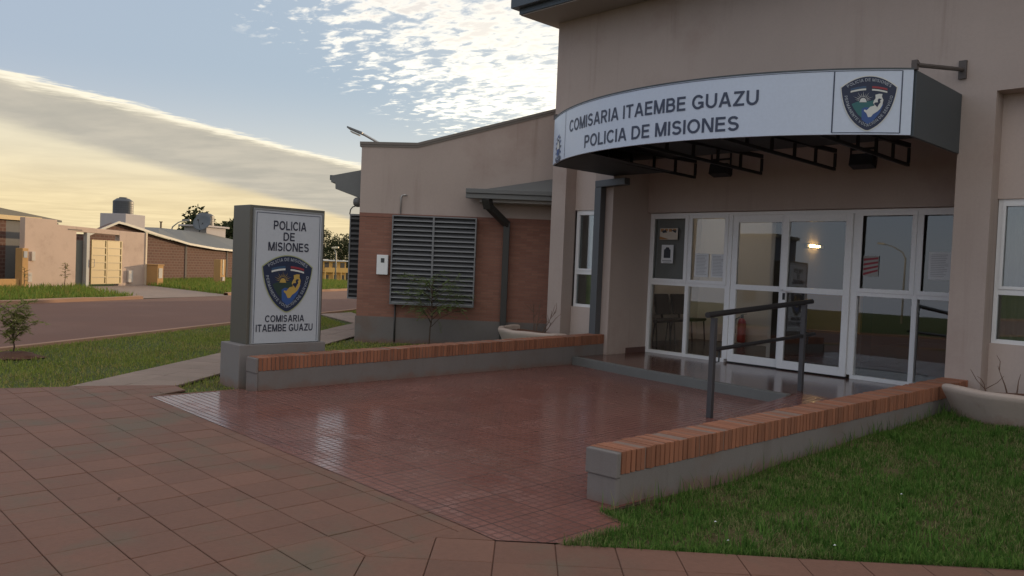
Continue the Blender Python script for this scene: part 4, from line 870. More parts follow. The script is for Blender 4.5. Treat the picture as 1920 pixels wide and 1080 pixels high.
ch = make_chair((-.72, 1.15, 0), 'black waiting chair nearest the glass in the lobby row')
for yy, lab in ((1.68, 'black waiting chair in the middle of the lobby row'), (2.21, 'black waiting chair at the inner end of the lobby row')):
    c = copy_tree(ch); c.location = (-.72, yy, 0); c['label'] = lab
ex = thing('fire_extinguisher', 'red fire extinguisher standing by the lobby wall behind the door', 'extinguisher', (-.02, 2.85, 0))
MB().lathe([(.06, .03), (.075, .045), (.078, .09), (.078, .38), (.07, .42), (.045, .46), (.025, .475)], (-.02, 2.85, 0), 20).build('cylinder', REDM, ex, smooth=True)
MB().box(-.035, .0, 2.83, 2.87, .47, .53).bar((-.05, 2.85, .53), (.07, 2.85, .56), .02, .012).build('valve', BLACK, ex)
MB().tube([(-.04, 2.83, .50), (-.12, 2.80, .45), (-.12, 2.78, .30), (-.10, 2.77, .2)], .011, 6).build('hose', BLACK, ex, smooth=True)
dk = thing('reception_desk', 'orange wooden reception desk seen dimly through the right door', 'desk', (1.9, 2.3, 0))
MB().box(1.40, 2.35, 2.25, 2.32, .42, 1.02).build('front_panel', WOODO, dk, bevel=.01); MB().box(1.36, 2.40, 2.20, 2.75, 1.02, 1.06).build('desk_top', WOODO, dk, bevel=.006)
MB().box(1.44, 2.31, 2.32, 2.36, 0, .42).box(1.40, 1.44, 2.32, 2.7, 0, 1.02).box(2.31, 2.35, 2.32, 2.7, 0, 1.02).build('base', BLACK, dk)
lt_ = thing('wall_lamp', 'small lit warm tube lamp on the lobby partition behind the right door', 'lamp', (1.42, 2.5, 1.78))
MB().box(1.431, 1.45, 2.2, 2.80, 1.755, 1.80).build('lamp_base', PAPER, lt_); MB().tube([(1.465, 2.30, 1.777), (1.465, 2.60, 1.777)], .016, 8).build('tube', LAMPE, lt_)

# ================================================================== things on the wing
t = thing('meter_box', 'white electricity meter box on the brick wing beside the louver screen', 'meter box', WF((.42, 0, 1.02)))
MB(WF).box(.335, .525, .0, .075, 1.015, 1.345).build('box', WHITE, t, bevel=.006)
MB(WF).box(.405, .465, .074, .079, 1.215, 1.29).build('meter_window', mat('meter_glass', (.06, .065, .07), .2), t)
t = thing('wall_lamp', 'round bulkhead lamp on a bent pipe above the side louver screen', 'lamp', WF((-.11, -.3, 2.23)))
MB(WF).lathe([(.0, -.085), (.05, -.075), (.08, -.04), (.085, 0), (.08, .04), (.05, .075), (.0, .085)], (-.10, -.3, 2.235), 16).build('lamp_globe', mat('lamp_grey', (.12, .12, .12), .4), t, smooth=True)
MB(WF).tube([(-.135, -.3, 2.17), (-.19, -.3, 2.15), (-.225, -.3, 2.10), (-.235, -.3, 2.02)], .011, 6).build('bent_pipe', STEEL, t, smooth=True)
t = thing('solar_lamp', 'slanted solar lamp on a metal arm rising above the wing parapet', 'street lamp', WF((.4, -.7, 3.2)))
MB(WF).tube([(.48, -.7, 3.15), (-.17, -.7, 3.485)], .022, 8).build('arm', ALU, t)
MB(WF).prism([(-.14, 3.45), (-.41, 3.555), (-.405, 3.585), (-.13, 3.49)], 1, -.82, -.58).build('lamp_head', mat('lamp_head_grey', (.17, .18, .19), .4, .1, 4, metal=.4), t, bevel=.006)
MB(WF).prism([(-.20, 3.455), (-.36, 3.515), (-.35, 3.49), (-.21, 3.437)], 1, -.77, -.63).build('diffuser', mat('lamp_diffuser', (.6, .58, .52), .4), t)

# ================================================================== plants
def quadleaf(mbx, p, d, nrm, l, w):
    d = d.normalized(); s = d.cross(nrm); s = s.normalized() if s.length > 1e-3 else Vector((1, 0, 0))
    mbx.add([tuple(p), tuple(p + d * l * .45 + s * w / 2), tuple(p + d * l), tuple(p + d * l * .45 - s * w / 2)], [(0, 1, 2, 3)])
def feathery(name, label, base, h, spread, nb, m, seed, leafl=.045, leafw=.014, lean=(0, 0), trunk_r=.016, pin=10, low=.30, cat='tree', droop=.35):
    rnd = random.Random(seed); t = thing(name, label, cat, base); tk = MB(); lv = MB(); B_ = Vector(base)
    pts = [B_ + Vector((lean[0] * k / 6 * h + rnd.uniform(-.015, .015), lean[1] * k / 6 * h + rnd.uniform(-.015, .015), h * .72 * k / 6)) for k in range(7)]
    tk.tube(pts, [trunk_r * (1 - .1 * k) for k in range(7)], 7)
    for b in range(nb):
        k = low + (1 - low) * (b + rnd.random()) / nb; q = pts[0].lerp(pts[-1], k); i = min(int(k * 6), 5); q = pts[i].lerp(pts[i + 1], k * 6 - i)
        az = b * 2.399 + rnd.uniform(-.5, .5); out = Vector((math.cos(az), math.sin(az), 0)); L = spread * (1.15 - .5 * k) * rnd.uniform(.65, 1.1)
        bp = [q + out * L * u + Vector((0, 0, L * (1.0 * u - droop * 1.6 * u * u))) + Vector((rnd.uniform(-.012, .012), rnd.uniform(-.012, .012), 0)) for u in (0, .25, .5, .75, 1)]
        tk.tube(bp, [.006, .005, .004, .003, .0018], 5)
        for r_ in range(pin):                                              # pinnate leaves along the branch
            u = .18 + .82 * (r_ + rnd.random()) / pin; i = min(int(u * 4), 3); q2 = bp[i].lerp(bp[i + 1], u * 4 - i)
            d = (out * rnd.uniform(.2, 1) + Vector((rnd.uniform(-1, 1), rnd.uniform(-1, 1), rnd.uniform(-.35, .6)))).normalized(); rl = rnd.uniform(.09, .17) * spread / .55
            for s_ in range(7):
                p = q2 + d * rl * (s_ + 1) / 7 + Vector((0, 0, -.25 * rl * ((s_ + 1) / 7) ** 2)); sd_ = d.cross(Vector((0, 0, 1)))
                for sg in (-1, 1): quadleaf(lv, p, sd_ * sg + d * .7 + Vector((0, 0, rnd.uniform(-.4, .2))), Vector((rnd.uniform(-.4, .4), rnd.uniform(-.4, .4), 1)), leafl * rnd.uniform(.7, 1.2), leafw)
    tk.build('trunk', BARK, t, smooth=True); lv.build('crown', m, t, recalc=False); return t
feathery('sapling', 'slender feathery sapling standing in the grass before the louver screen', WF((1.387, .9, -.12)), 1.42, .66, 20, LEAF1, 4, .058, .016, (-.05, 0.05), .012, 11, .34)
feathery('sapling', 'small feathery sapling on a red earth mound near the road at the left', (-3.97, -7.75, -.10), .72, .36, 17, LEAF2, 9, .060, .018, (-.03, .0), .010, 11, .22, 'tree', .22)
mb = MB(); vs = [(-3.97, -7.75, -.07)]
for rr, z in ((.12, -.075), (.24, -.105), (.34, -.135)): vs += [(-3.97 + rr * math.cos(k * math.pi / 8) * random.uniform(.85, 1.15), -7.75 + rr * math.sin(k * math.pi / 8) * random.uniform(.85, 1.15), z + random.uniform(-.008, .008)) for k in range(16)]
mb.add(vs, [(0, 1 + k, 1 + (k + 1) % 16) for k in range(16)] + [(1 + r * 16 + k, 17 + r * 16 + k, 17 + r * 16 + (k + 1) % 16, 1 + r * 16 + (k + 1) % 16) for r in (0, 1) for k in range(16)])
tag(mb.build('soil_mound', SOIL, None, smooth=True), 'small mound of red soil round the left sapling', 'soil')
feathery('sapling', 'thin young street tree with sparse dark leaves in front of the pink wall', HF((1.05, .62, -.13)), 1.12, .17, 13, LEAF2, 21, .05, .02, (.02, .02), .014, 3, .35)
t = feathery('sapling', 'thin bare sapling by the low ochre wall at the left edge', HF((-.9, .9, -.13)), .95, .20, 6, LEAF2, 23, .04, .016, (.0, .0), .014, 2, .5)

def blades(name, label, pts, zf, l, wd, m, lean=.6, seed=1, curl=.5):
    r = np.random.default_rng(seed); n_ = len(pts); x, y = pts[:, 0], pts[:, 1]; z = zf(x, y) if callable(zf) else np.full(n_, zf)
    az = r.uniform(0, 2 * np.pi, n_); ln_ = r.uniform(l[0], l[1], n_); le_ = np.abs(r.normal(0, lean, n_)); ca, sa = np.cos(az), np.sin(az); w2 = r.uniform(wd[0], wd[1], n_) / 2
    t1 = np.clip(le_, 0, 1.25); t2 = np.clip(le_ * (1 + curl) + .15, 0, 1.9)
    h1 = ln_ * .55 * np.cos(t1); o1 = ln_ * .55 * np.sin(t1); h2 = h1 + ln_ * .45 * np.cos(t2); o2 = o1 + ln_ * .45 * np.sin(t2)
    fa_ = az + r.uniform(-.6, .6, n_) + np.pi / 2; wx, wy = np.cos(fa_) * w2, np.sin(fa_) * w2
    V = np.zeros((n_, 5, 3)); b = np.stack([x, y, z], 1)
    V[:, 0] = b + np.stack([-wx, -wy, 0 * x], 1); V[:, 1] = b + np.stack([wx, wy, 0 * x], 1)
    mid = b + np.stack([ca * o1, sa * o1, h1], 1); V[:, 2] = mid + .8 * np.stack([wx, wy, 0 * x], 1); V[:, 3] = mid - .8 * np.stack([wx, wy, 0 * x], 1); V[:, 4] = b + np.stack([ca * o2, sa * o2, np.maximum(h2, .004)], 1)
    me = bpy.data.meshes.new(name); me.vertices.add(n_ * 5); me.vertices.foreach_set('co', V.ravel().astype(np.float32)); k = np.arange(n_)[:, None] * 5
    me.loops.add(n_ * 7); me.loops.foreach_set('vertex_index', (k + np.array([[0, 1, 2, 3, 3, 2, 4]])).ravel().astype(np.int32))
    me.polygons.add(n_ * 2); st_ = (np.arange(n_)[:, None] * 7 + np.array([[0, 4]])).ravel(); me.polygons.foreach_set('loop_start', st_.astype(np.int32)); me.polygons.foreach_set('loop_total', np.tile([4, 3], n_).astype(np.int32))
    me.update(calc_edges=True); me.materials.append(m); o = bpy.data.objects.new(name, me); COL.objects.link(o); return tag(o, label, 'grass', None, 'stuff')
def cand(n_, x0, x1, y0, y1, seed):
    r = np.random.default_rng(seed); return np.stack([r.uniform(x0, x1, n_), r.uniform(y0, y1, n_)], 1)
sm = lambda a, b, v: (lambda t: t * t * (3 - 2 * t))(np.clip((v - a) / (b - a), 0, 1))
def lawn_z(x, y): return -.128 + .105 * sm(-5.2, -1.7, y) + .012 * np.sin(x * 3.1 + y * 1.7) + .008 * np.sin(x * 7.3 - y * 5.1)
# right lawn
mb = MB(); NX, NY = 30, 40; gx = np.linspace(4.5, 9.0, NX); gy = np.linspace(-7.3, -.9, NY); ok = lambda x, y: (y > x - 12.19) and (x > (4.45 if y > -6.72 else 4.86))
vs = [(float(x), float(y), float(lawn_z(x, y))) for y in gy for x in gx]
LAWNS = mat('lawn_thatch', (.105, .090, .045), 1., .4, 5., .8, 40, dist=.02, stain=((.12, .07, .045), 3., .6), spec=.08)
mb.add(vs, [(j * NX + i, j * NX + i + 1, (j + 1) * NX + i + 1, (j + 1) * NX + i) for j in range(NY - 1) for i in range(NX - 1) if all(ok(gx[i + a], gy[j + b]) for a in (0, 1) for b in (0, 1))])
struct(mb, 'lawn_soil', LAWNS, 'earth under the right lawn', 'ground', recalc=False)
p = cand(330000, 4.55, 7.6, -7.35, -1.1, 3); x, y = p[:, 0], p[:, 1]
keep = (y > x - 12.10) & np.where(y > -6.70 - .29 * (x - 4.62), x > 4.645 + .037 * (y + 6.46) + np.where(y > -6.56, 0, -.02), x > 4.90) & (np.hypot(x - 5.56, y + 1.0) > .93) & (x < 6.3 + .28 * (y + 5.6) + 1.2)
patch = np.sin(x * 5.3 + 2 * np.sin(y * 3.1)) * np.sin(y * 6.1 + 1.7 * np.sin(x * 4.2)) + .6 * np.sin(x * 13 + y * 7) * np.sin(y * 15 - x * 5)
den = rng.uniform(0, 1, len(x)) < .62 + .42 * patch
p = p[keep & den]
blades('lawn_grass', 'dark green trimmed lawn at the right, with dry straw patches', p, lawn_z, (.020, .050), (.0028, .0056), GRASSN, .95, 4)
q = cand(420, 4.7, 7.2, -7.2, -1.4, 31); q = q[(q[:, 1] > q[:, 0] - 12.0) & (q[:, 0] > 4.75 + .037 * (q[:, 1] + 6.46)) & ((q[:, 1] > -6.6) | (q[:, 0] > 5.0)) & (np.hypot(q[:, 0] - 5.56, q[:, 1] + 1) > 1.0)]
p = (q[:, None, :] + rng.normal(0, .022, (len(q), 26, 2))).reshape(-1, 2)
blades('grass_clump', 'coarser darker clumps of grass standing out of the right lawn', p, lawn_z, (.05, .10), (.004, .009), leaf_mat('clump_grass', (.045, .12, .02), (.13, .24, .05), None, .3), .8, 33)
tt = rng.uniform(0, 3.4, 2600); off_ = np.abs(rng.normal(0, .022, 2600)) - .012; p = np.stack([4.86 + .707 * tt + off_ * -.707, -7.255 + .707 * tt + off_ * .707], 1)
t3 = rng.uniform(0, 1, 900); e1_ = np.where(t3[:, None] < .45, np.array([4.62, -6.69]) + (t3[:, None] / .45) * np.array([.27, -.075]), np.array([4.89, -6.765]) + ((t3[:, None] - .45) / .55) * np.array([-.035, -.5])) + rng.normal(0, .012, (900, 2)) + np.array([.012, .008])
blades('edge_grass', 'ragged grass leaning over the edges of the paving and forecourt', np.concatenate([p, e1_]), -.125, (.03, .075), (.003, .006), GRASSN, .9, 35)
p = cand(3600, 4.55, 5.2, -6.7, -1.3, 8); x, y = p[:, 0], p[:, 1]; wx_ = 4.64 + .037 * (y + 6.46); p = p[(x > wx_) & (x < wx_ + .06) | ((np.hypot(x - 4.93, y + 1.9) < .16) & (x > wx_ - .02))]
blades('grass_tuft', 'longer grass tufts along the foot of the right low wall', p, lawn_z, (.06, .17), (.003, .006), GRASSN, .35, 5)
# left lawns beside the path
p = cand(330000, -13, -.2, -9.2, 6, 6); x, y = p[:, 0], p[:, 1]
nr = np.array([.834, .551]); dk_ = (x - n0[0]) * nr[0] + (y - n0[1]) * nr[1]; npth = np.array([.768, .640]); dU = (x - pU[0]) * npth[0] + (y - pU[1]) * npth[1]; dL = (x - pL[0]) * npth[0] + (y - pL[1]) * npth[1]
wl_, wo_ = (x + 4.066) * WF.d[0] + (y + 2.708) * WF.d[1], (x + 4.066) * WF.n[0] + (y + 2.708) * WF.n[1]
fringe = rng.uniform(0, .05, len(x))
left = (dk_ > .17) & (dU < -.01 + fringe) & (y > -9.2 + 0 * x) & ((x < -1.33) | (y > -8.3))
cross_ = (x > -10.4) & (x < -6.6) & (np.abs((y + .05) - (x + 9.75) * -.34 - .5) < .55)
right_ = (dL > .0 - fringe) & (wo_ > .01) & (x < -.28) & ~((x > -.92) & (y < -5.4) & (y > -6.5)) & ~((x > -.5) & (y < -6.98)) & (np.hypot(x + 1.05, y + 1) > .8) & (y > -7.02)
p = p[((left & ~cross_) | right_) & (rng.uniform(0, 1, len(x)) < .7 + .35 * np.sin(x * 2.1 + np.sin(y * 1.3)) * np.sin(y * 2.6 + x))]
blades('lawn_grass', 'olive green lawn between the road and the concrete path at the left', p, -.148, (.03, .068), (.006, .011), GRASSL, .9, 7)
# verge beyond the road
lo_ = cand(70000, -8, 22, -3.2, 7.5, 12); l_, o_ = lo_[:, 0], lo_[:, 1]; wx2 = HF.o[0] + l_ * HF.d[0] + o_ * HF.n[0]; wy2 = HF.o[1] + l_ * HF.d[1] + o_ * HF.n[1]
df = (wx2 - f0[0]) * -.866 + (wy2 - f0[1]) * -.50
kp = (df > .18) & (((l_ < 2.25 - .71 * o_) & (o_ > .12)) | ((l_ > 5.95 - .63 * o_) & (o_ > -2.95) & ((l_ > 6.05) | (o_ > .1))))
pv = np.stack([wx2, wy2], 1)[kp]; tall = rng.uniform(0, 1, len(pv)) < .5
blades('verge_grass', 'bright green verge grass across the road in front of the houses', pv, -.15, (.07, .24), (.014, .030), GRASSF, .55, 9)

# ================================================================== across the road
bw = thing('boundary_wall', 'weathered pink rendered boundary wall with a gate opening across the road', 'wall', HF((0, 0, -.15)))
m_ = MB(HF); m_.prism([(0, -.2), (2.245, -.2), (2.245, 1.985), (1.36, 2.0), (1.35, 2.155), (0, 2.165)], 1, -.2, 0); m_.prism([(4.43, -.2), (5.97, -.2), (5.97, 1.925), (4.43, 1.945)], 1, -.2, 0); m_.prism([(2.245, 1.80), (4.43, 1.775), (4.43, 1.945), (2.245, 1.985)], 1, -.2, 0)
m_.build('render_wall', PINK, bw, bevel=.01)
MB(HF).box(5.90, 5.99, .002, .03, -.2, 1.94).build('corner_strip', mat('sunlit_strip', (.66, .55, .42), .8, .1), bw)  # pale colour paints in the sunlit edge at the wall end
MB(HF).box(1.85, 2.5, .002, .012, 1.845, 1.885).build('lintel_mark', mat('dark_lintel', (.20, .17, .15), .9), bw)
t = thing('meter_box', 'white gas meter box low on the pink wall right of the gate', 'meter box', HF((5.0, .0, 0))); MB(HF).box(4.87, 5.13, .001, .09, -.02, .44).build('box', mat('dirty_white', (.50, .46, .42), .8, .2, 6.), t, bevel=.01); MB(HF).box(4.93, 5.07, .09, .095, .10, .32).build('meter_window', LINEG, t)
t = thing('meter_box', 'small pale meter box on the left part of the pink wall', 'meter box', HF((.3, .0, 0))); MB(HF).box(.25, .40, .001, .06, .75, 1.05).build('box', MATS['dirty_white'], t, bevel=.01); MB(HF).box(.05, .22, .001, .12, .05, .36).build('lower_box', MATS['dirty_white'], t, bevel=.01)
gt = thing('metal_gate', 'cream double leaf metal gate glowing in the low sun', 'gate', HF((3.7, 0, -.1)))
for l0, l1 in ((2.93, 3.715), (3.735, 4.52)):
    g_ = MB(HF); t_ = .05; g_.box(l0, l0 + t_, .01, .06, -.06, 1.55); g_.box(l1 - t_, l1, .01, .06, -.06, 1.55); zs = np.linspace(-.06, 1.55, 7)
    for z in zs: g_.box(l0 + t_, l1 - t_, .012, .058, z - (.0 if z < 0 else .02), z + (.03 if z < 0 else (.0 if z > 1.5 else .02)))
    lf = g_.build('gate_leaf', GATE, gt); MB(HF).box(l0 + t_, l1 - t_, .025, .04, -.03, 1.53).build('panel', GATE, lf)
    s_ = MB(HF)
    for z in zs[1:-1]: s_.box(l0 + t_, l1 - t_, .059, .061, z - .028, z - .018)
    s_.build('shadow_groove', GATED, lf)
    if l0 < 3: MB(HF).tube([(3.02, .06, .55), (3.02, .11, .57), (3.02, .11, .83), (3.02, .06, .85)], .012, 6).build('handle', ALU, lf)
MB(HF).box(2.72, 2.86, -.12, .03, -.2, 1.79).build('post', mat('pale_post', (.36, .37, .36), .6, .1, 3), gt)
s_ = MB(HF); s_.box(2.25, 2.70, -.16, -.12, -.15, 1.50)
for z in (.35, .75, 1.15): s_.box(2.25, 2.70, -.12, -.112, z, z + .02)
s_.build('side_door', GATED, gt)
for (px_, o_p, z1, lab, slot) in ((-.18, .12, 1.155, 'narrow ochre utility pillar at the left end of the pink wall', 1),):
    t = thing('utility_pillar', lab, 'pillar', HF((px_, o_p, -.15)), 'utility pillars across the road'); MB(HF).box(px_ - .12, px_ + .12, -.05, .22, -.2, z1).build('pillar_body', OCHRE, t, bevel=.01); MB(HF).box(px_ - .07, px_ + .07, .22, .235, .85, 1.06).build('meter_window', LINEG, t)
def upillar(c, l, dl, do, z1, lab, kind):
    lx = (c[0] - HF.o[0]) * HF.d[0] + (c[1] - HF.o[1]) * HF.d[1]; ox = (c[0] - HF.o[0]) * HF.n[0] + (c[1] - HF.o[1]) * HF.n[1]
    t = thing('utility_pillar', lab, 'pillar', (c[0], c[1], -.15), 'utility pillars across the road'); MB(HF).box(lx, lx + dl, ox - do, ox, -.2, z1).build('pillar_body', OCHRE, t, bevel=.01)
    if kind: MB(HF).box(lx - .03, lx + dl + .03, ox - do - .03, ox + .03, z1, z1 + .04).build('cap', OCHRE, t, bevel=.006); MB(HF).box(lx + .07, lx + dl - .07, ox, ox + .015, .15, .55).build('meter_door', MATS['dirty_white'], t)
    else: MB(HF).box(lx + dl * .42, lx + dl * .58, ox, ox + .012, .25, .96).build('cable_slot', GATED, t); MB(HF).box(lx + dl * .3, lx + dl * .7, ox + .012, ox + .05, -.02, .16).build('meter_box', MATS['dirty_white'], t)
upillar((-25.18, 1.73), 0, .36, .52, .66, 'squat ochre utility pillar with a cap and white meter door beside the pink wall', 1)
upillar((-28.15, 5.61), 0, .42, .34, .96, 'tall ochre utility pillar with a dark slot in front of the brick house', 0)
# house behind the pink wall at the left
h1 = thing('house', 'dark brick house with a cream fascia behind the pink wall at the left edge', 'house', HF((-1, -2, -.15)))
MB(HF).box(-8, .62, -7, -1.35, -.2, 2.1).build('wall', RUSTB, h1); MB(HF).box(.62, 2.9, -7, -1.35, -.2, 2.1).build('grey_wall', mat('grey_render', (.17, .165, .16), .9, .15, 2.), h1)
MB(HF).box(-8, 1.98, -1.36, -1.2, 2.09, 2.235).build('fascia', YEL, h1)
MB(HF).prism([(-8, 3.3), (.2, 2.47), (2.95, 2.20), (2.95, 2.13), (-8, 2.24)], 1, -7.2, -1.25).build('roof', ROOFG, h1)
MB(HF).box(.58, .98, -.9, -.84, -.2, 1.15).build('yard_gate', GATED, h1)
t = MB(HF).box(-7, -.32, -.05, .15, -.2, .16).build('garden_wall', OCHRE, None, bevel=.01); tag(t, 'low ochre garden wall at the far left across the road', 'wall')
# long brick house
h2 = thing('house', 'long brick house with a grey sheet roof and bare brick wall across the road', 'house', HF((12, -4, -.15)))
top = [(6.3, 1.82), (7.83, 2.36), (8.35, 2.30), (10.6, 1.93), (12.85, 1.60), (15, 1.44), (17.4, 1.36), (26, 1.15)]
MB(HF).prism([(6.3, -.2)] + top + [(26, -.2)], 1, -3.2, -3.0).build('brick_wall', RUSTB, h2)
MB(HF).box(25.8, 26, -9, -3.2, -.2, 1.1).box(6.3, 6.5, -9, -3.2, -.2, 1.8).build('end_wall', RUSTB, h2)
rf_ = MB(HF); bk_ = [(12.4, 1.9), (13.6, 2.36), (14.4, 2.40), (15.8, 2.48), (17.5, 2.53), (19.5, 2.50), (21.85, 2.45), (25.5, 2.11), (28, 1.9), (30, 1.7)]; fr_ = [(6.1, 1.80), (7.83, 2.41), (8.35, 2.35), (10.6, 1.98), (12.85, 1.65), (15, 1.49), (17.4, 1.41), (20, 1.34), (23, 1.27), (26, 1.20)]
vs = [(a[0], -2.85, a[1]) for a in fr_] + [(b[0], -8, b[1]) for b in bk_]; k = len(fr_); rf_.add(vs + [(q[0], q[1], q[2] - .05) for q in vs], [(i, i + 1, k + i + 1, k + i) for i in range(k - 1)] + [(2 * k + i, 2 * k + i + 1, 3 * k + i + 1, 3 * k + i) for i in range(k - 1)] + [(i, i + 1, 2 * k + i + 1, 2 * k + i) for i in range(k - 1)] + [(k + i, k + i + 1, 3 * k + i + 1, 3 * k + i) for i in range(k - 1)])
rfo = rf_.build('roof', ROOFG, h2)
ed = MB(HF)
for a, b in zip(fr_[:-1], fr_[1:]): ed.add([(a[0], -2.84, a[1] - .07), (b[0], -2.84, b[1] - .07), (b[0], -2.78, b[1] - .07), (a[0], -2.78, a[1] - .07), (a[0], -2.84, a[1] + .03), (b[0], -2.84, b[1] + .03), (b[0], -2.78, b[1] + .03), (a[0], -2.78, a[1] + .03)], [(0, 3, 2, 1), (4, 5, 6, 7), (0, 1, 5, 4), (2, 3, 7, 6)])
ed.build('roof_edge', RAKE, rfo)
for l0, z1 in ((12.78, 1.55), (16.35, 1.36)): MB(HF).box(l0, l0 + .14, -2.995, -2.975, -.2, z1).build('concrete_column', mat('column_grey', (.12, .10, .09), .9, .15, 3.), h2)
MB(HF).tube([(17.7, -8, 2.4), (17.7, -8, 2.86)], .05, 8).lathe([(.09, 0), (.09, .05)], (17.7, -8, 2.84), 8).build('vent_pipe', mat('vent_rust', (.20, .14, .09), .8), h2)
MB(HF).box(11.02, 12.42, -6.4, -5, 1.6, 2.93).build('tank_tower', TANKP, h2, bevel=.02)
def tank(label, l, o, z, r, h):
    t = thing('water_tank', label, 'water tank', HF((l, o, z)), 'water tanks on the roofs'); c = HF((l, o, z)); pr_ = [(r * .96, 0), (r, .02)]
    for k in range(5): pr_ += [(r, h * (.06 + k * .13)), (r * .988, h * (.085 + k * .13)), (r, h * (.11 + k * .13))]
    pr_ += [(r, h * .78), (r * .62, h * .94), (r * .58, h * .95)]
    MB().lathe(pr_, c, 28).build('tank_body', TANK, t, smooth=False); MB().lathe([(r * .42, h * .935), (r * .42, h * 1.0), (r * .36, h * 1.02)], c, 20).build('lid', TANK, t)
tank('dark grey water tank on the pale tower above the long brick house', 11.72, -5.7, 2.93, .46, .80)
t2 = thing('tank_tower', 'pale plastered water tower with a slab top behind the brick house', 'tower', HF((23.2, -8.5, -.15)))
MB(HF).box(22.1, 24.2, -9.6, -8.05, -.2, 2.82).build('tower_body', TANKP, t2, bevel=.02); MB(HF).box(21.8, 24.4, -9.8, -7.9, 2.82, 2.93).build('slab', TANKP, t2, bevel=.01)
tank('dark grey water tank on the slab topped tower right of the satellite dish', 22.92, -8.7, 2.93, .54, .80)
dsh = thing('satellite_dish', 'large dark satellite dish standing above the grey roof', 'satellite dish', HF((21.3, -8, 2.4)))
ctr = Vector(HF((21.55, -8.0, 3.10))); ax = Vector((.55, -.75, .45)).normalized(); u_ = ax.cross(Vector((0, 0, 1))).normalized(); v_ = u_.cross(ax); d_ = MB(); vs = [tuple(ctr - ax * .14)]
for rr, dd in ((.22, -.125), (.42, -.07), (.58, .0)): vs += [tuple(ctr + ax * dd + u_ * rr * math.cos(k * math.pi / 12) + v_ * rr * math.sin(k * math.pi / 12)) for k in range(24)]
d_.add(vs, [(0, 1 + k, 1 + (k + 1) % 24) for k in range(24)] + [(1 + r * 24 + k, 25 + r * 24 + k, 25 + r * 24 + (k + 1) % 24, 1 + r * 24 + (k + 1) % 24) for r in (0, 1) for k in range(24)])
do_ = d_.build('reflector', DISH, dsh, smooth=True); md = do_.modifiers.new('thickness', 'SOLIDIFY'); md.thickness = .02
d_ = MB(); d_.tube([tuple(ctr - ax * .1), HF((21.5, -8.2, 2.3))], .03, 6); d_.tube([tuple(ctr - v_ * .46), tuple(ctr + ax * .42 - v_ * .1)], .012, 5); d_.build('mast', STEEL, dsh)
MB().lathe([(.0, -.06), (.05, -.04), (.05, .05), (.0, .06)], tuple(ctr + ax * .42 - v_ * .1), 8).build('receiver', STEEL, dsh)
def street_lamp(label, base, h, arm, adir, head_m=None):
    t = thing('street_lamp', label, 'street lamp', base, 'street lamps'); b = Vector(base); a = Vector((adir[0], adir[1], 0)).normalized()
    MB().tube([b, b + Vector((0, 0, h * .82)), b + Vector((0, 0, h * .90)) + a * arm * .15, b + Vector((0, 0, h * .97)) + a * arm * .6, b + Vector((0, 0, h)) + a * arm], [.07, .06, .05, .04, .035], 8).build('pole', mat('lamp_pole', (.30, .29, .27), .5, .1, 2, metal=.3), t, smooth=True)
    e = b + Vector((0, 0, h)) + a * arm; q = MB(); q.bar(e - a * .05, e + a * .55 + Vector((0, 0, .06)), .26, .14); q.build('lamp_head', head_m or MATS['lamp_pole'], t, bevel=.03)
rx, ry = _rt.x, _rt.y
street_lamp('grey street lamp with a curved arm showing above the brick house roof', (-53.6, 13.0, -1.2), 4.75, .9, (rx, ry))
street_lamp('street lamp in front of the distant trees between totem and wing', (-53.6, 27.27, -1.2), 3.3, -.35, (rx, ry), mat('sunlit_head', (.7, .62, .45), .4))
street_lamp('tall street lamp behind the camera, reflected in the pane right of the door', (-16.7, -56.5, -.15), 6.3, 1.6, (-1, .2))
# far houses in the dip beyond the road
def far_house(label, c, wdt, dep, h, ang, m, two):
    d2 = (math.cos(R(ang)), math.sin(R(ang))); f_ = Frame(c[:2], d2, (d2[1], -d2[0])); z = c[2]
    t = thing('house', label, 'house', c); MB(f_).box(0, wdt, -dep, 0, z - 1, z + h).build('wall', m, t)
    wn = MB(f_); n_ = 3
    for r_ in range(2 if two else 1):
        for k in range(n_): a = wdt * (k + .25) / n_; wn.box(a, a + wdt / n_ * .55, .0, .05, z + .6 + r_ * 2.9, z + 2.0 + r_ * 2.9)
    wn.build('window', BLACK, t)
    MB(f_).box(-.4, wdt + .4, -dep - .3, .9, z + h, z + h + .25).build('roof', WROOF, t)
    if two:
        MB(f_).box(-.2, wdt + .2, .06, 1.0, z + 2.6, z + 2.85).box(-.2, wdt + .2, .9, 1.0, z + 2.85, z + 3.7).build('balcony', m, t)
        for k in range(4): a = -.1 + k * (wdt + .0) / 3; MB(f_).box(a, a + .3, .75, 1.0, z - 1, z + 2.6).build('column', m, t)
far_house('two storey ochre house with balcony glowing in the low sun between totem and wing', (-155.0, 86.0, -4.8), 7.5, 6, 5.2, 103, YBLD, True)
far_house('low white roofed house behind the sunlit ochre house', (-167, 87.0, -5.3), 9, 6, 5.8, 110, mat('far_pale_wall', (.4, .37, .33), .9), False)

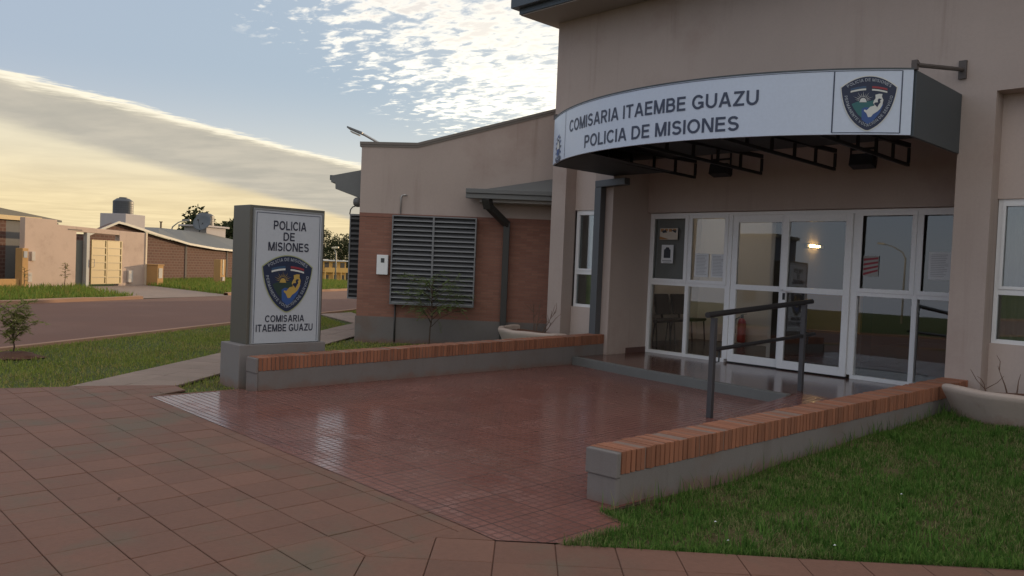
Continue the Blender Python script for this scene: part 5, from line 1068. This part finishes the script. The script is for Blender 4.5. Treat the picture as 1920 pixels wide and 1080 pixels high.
# ================================================================== distant trees
def tree(label, base, h, r, seed, grp, leaf=.55, nl=1500, cb=.32):
    rnd = random.Random(seed); t = thing('tree', label, 'tree', base, grp); b = Vector(base); tk = MB(); lv = MB()
    pts = [b + Vector((rnd.uniform(-.1, .1) * k, rnd.uniform(-.1, .1) * k, h * .8 * k / 5)) for k in range(6)]; tk.tube(pts, [.32, .27, .22, .17, .12, .06], 7)
    cl = []
    for k in range(13):
        u = cb + (1 - cb) * (k + rnd.random()) / 13; az = k * 2.4 + rnd.uniform(-.4, .4); rad = r * math.sin(math.pi * min(.97, (u - cb) / (1 - cb) * .8 + .2)) * rnd.uniform(.5, 1.05)
        c = b + Vector((math.cos(az) * rad, math.sin(az) * rad, h * u)); i = min(int(u * .85 * 5), 4); tk.tube([pts[i], pts[i].lerp(c, .5) + Vector((0, 0, .2)), c], [.09, .06, .03], 5); cl.append((c, rnd.uniform(.28, .55) * r))
    for k in range(nl):
        c, cr = rnd.choice(cl); v = Vector((rnd.gauss(0, 1), rnd.gauss(0, 1), rnd.gauss(0, .75))).normalized() * cr * rnd.random() ** .45; p_ = c + v
        d = Vector((rnd.uniform(-1, 1), rnd.uniform(-1, 1), rnd.uniform(-.8, .5))); quadleaf(lv, p_, d, Vector((rnd.uniform(-1, 1), rnd.uniform(-1, 1), rnd.uniform(-.2, 1))), leaf * rnd.uniform(.6, 1.3), leaf * .6)
    tk.build('trunk', BARK, t); lv.build('crown', LEAFD, t, recalc=False); return t
camp = Vector((7.478, -10.215, 1.267))
def pxdir(x): return (_fw + _rt * ((x - 960) / 1500)).normalized()
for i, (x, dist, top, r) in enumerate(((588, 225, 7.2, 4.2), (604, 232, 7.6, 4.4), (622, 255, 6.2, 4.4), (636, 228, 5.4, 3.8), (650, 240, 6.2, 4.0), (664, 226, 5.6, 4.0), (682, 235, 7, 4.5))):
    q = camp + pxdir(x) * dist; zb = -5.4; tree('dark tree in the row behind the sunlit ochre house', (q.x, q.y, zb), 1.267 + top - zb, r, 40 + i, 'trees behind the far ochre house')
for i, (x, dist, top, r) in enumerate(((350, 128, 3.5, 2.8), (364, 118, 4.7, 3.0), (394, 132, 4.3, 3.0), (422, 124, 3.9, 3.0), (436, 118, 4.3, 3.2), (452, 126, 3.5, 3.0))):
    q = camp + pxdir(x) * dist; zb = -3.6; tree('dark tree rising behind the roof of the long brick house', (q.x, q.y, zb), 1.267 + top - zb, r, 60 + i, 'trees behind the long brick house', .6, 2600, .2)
# house across the street behind the camera, seen only in the entrance glass
hb = thing('outbuilding', 'small grey flat roofed outbuilding behind the camera, reflected in the left door pane', 'building', (-10.5, -22, -.15))
MB().box(-11.4, -9.6, -24, -22, -.2, 3.7).build('wall', mat('grey_house_render', (.085, .105, .15), .9, .1, 1.), hb); MB().box(-11.5, -9.5, -24.1, -21.9, 3.7, 3.85).build('roof', ROOFG, hb)
MB().box(-11.0, -10.4, -22.03, -21.97, .9, 1.7).build('window', BLACK, hb)

# ================================================================== litter
random.seed(3)
for k, (x, y, lab) in enumerate(((5.15, -6.35, 'tiny white paper scrap on the right lawn near the low wall end'), (5.35, -6.55, 'tiny white paper scrap on the right lawn nearest the paving strip'), (5.75, -6.2, 'tiny white paper scrap near the front edge of the right lawn'), (5.6, -4.9, 'tiny white paper scrap in the middle of the right lawn'))):
    q = MB(); z = float(lawn_z(x, y)) + .035; q.add([(x, y, z), (x + .013, y + .003, z + .004), (x + .012, y + .012, z + .001), (x + .001, y + .011, z + .005)], [(0, 1, 2), (0, 2, 3)]); tag(q.build('paper_scrap', PAPER, None), lab, 'litter', 'paper scraps on the lawn')
for x, y, a, lab in ((3.35, -6.05, .5, 'small dark twig lying on the red tile forecourt'), (1.95, -3.2, 1.9, 'small dry leaf on the forecourt before the step'), (2.9, -8.72, 2.5, 'small dark dry leaf on the paving slabs')):
    q = MB(); d = Vector((math.cos(a), math.sin(a), 0)); n_ = Vector((-d.y, d.x, 0)); p = Vector((x, y, G + .004)); q.add([tuple(p), tuple(p + d * .025 + n_ * .007 + Vector((0, 0, .008))), tuple(p + d * .055 + Vector((0, 0, .003))), tuple(p + d * .025 - n_ * .007 + Vector((0, 0, .002)))], [(0, 1, 2), (0, 2, 3)]); tag(q.build('fallen_leaf', TWIG, None), lab, 'leaf')
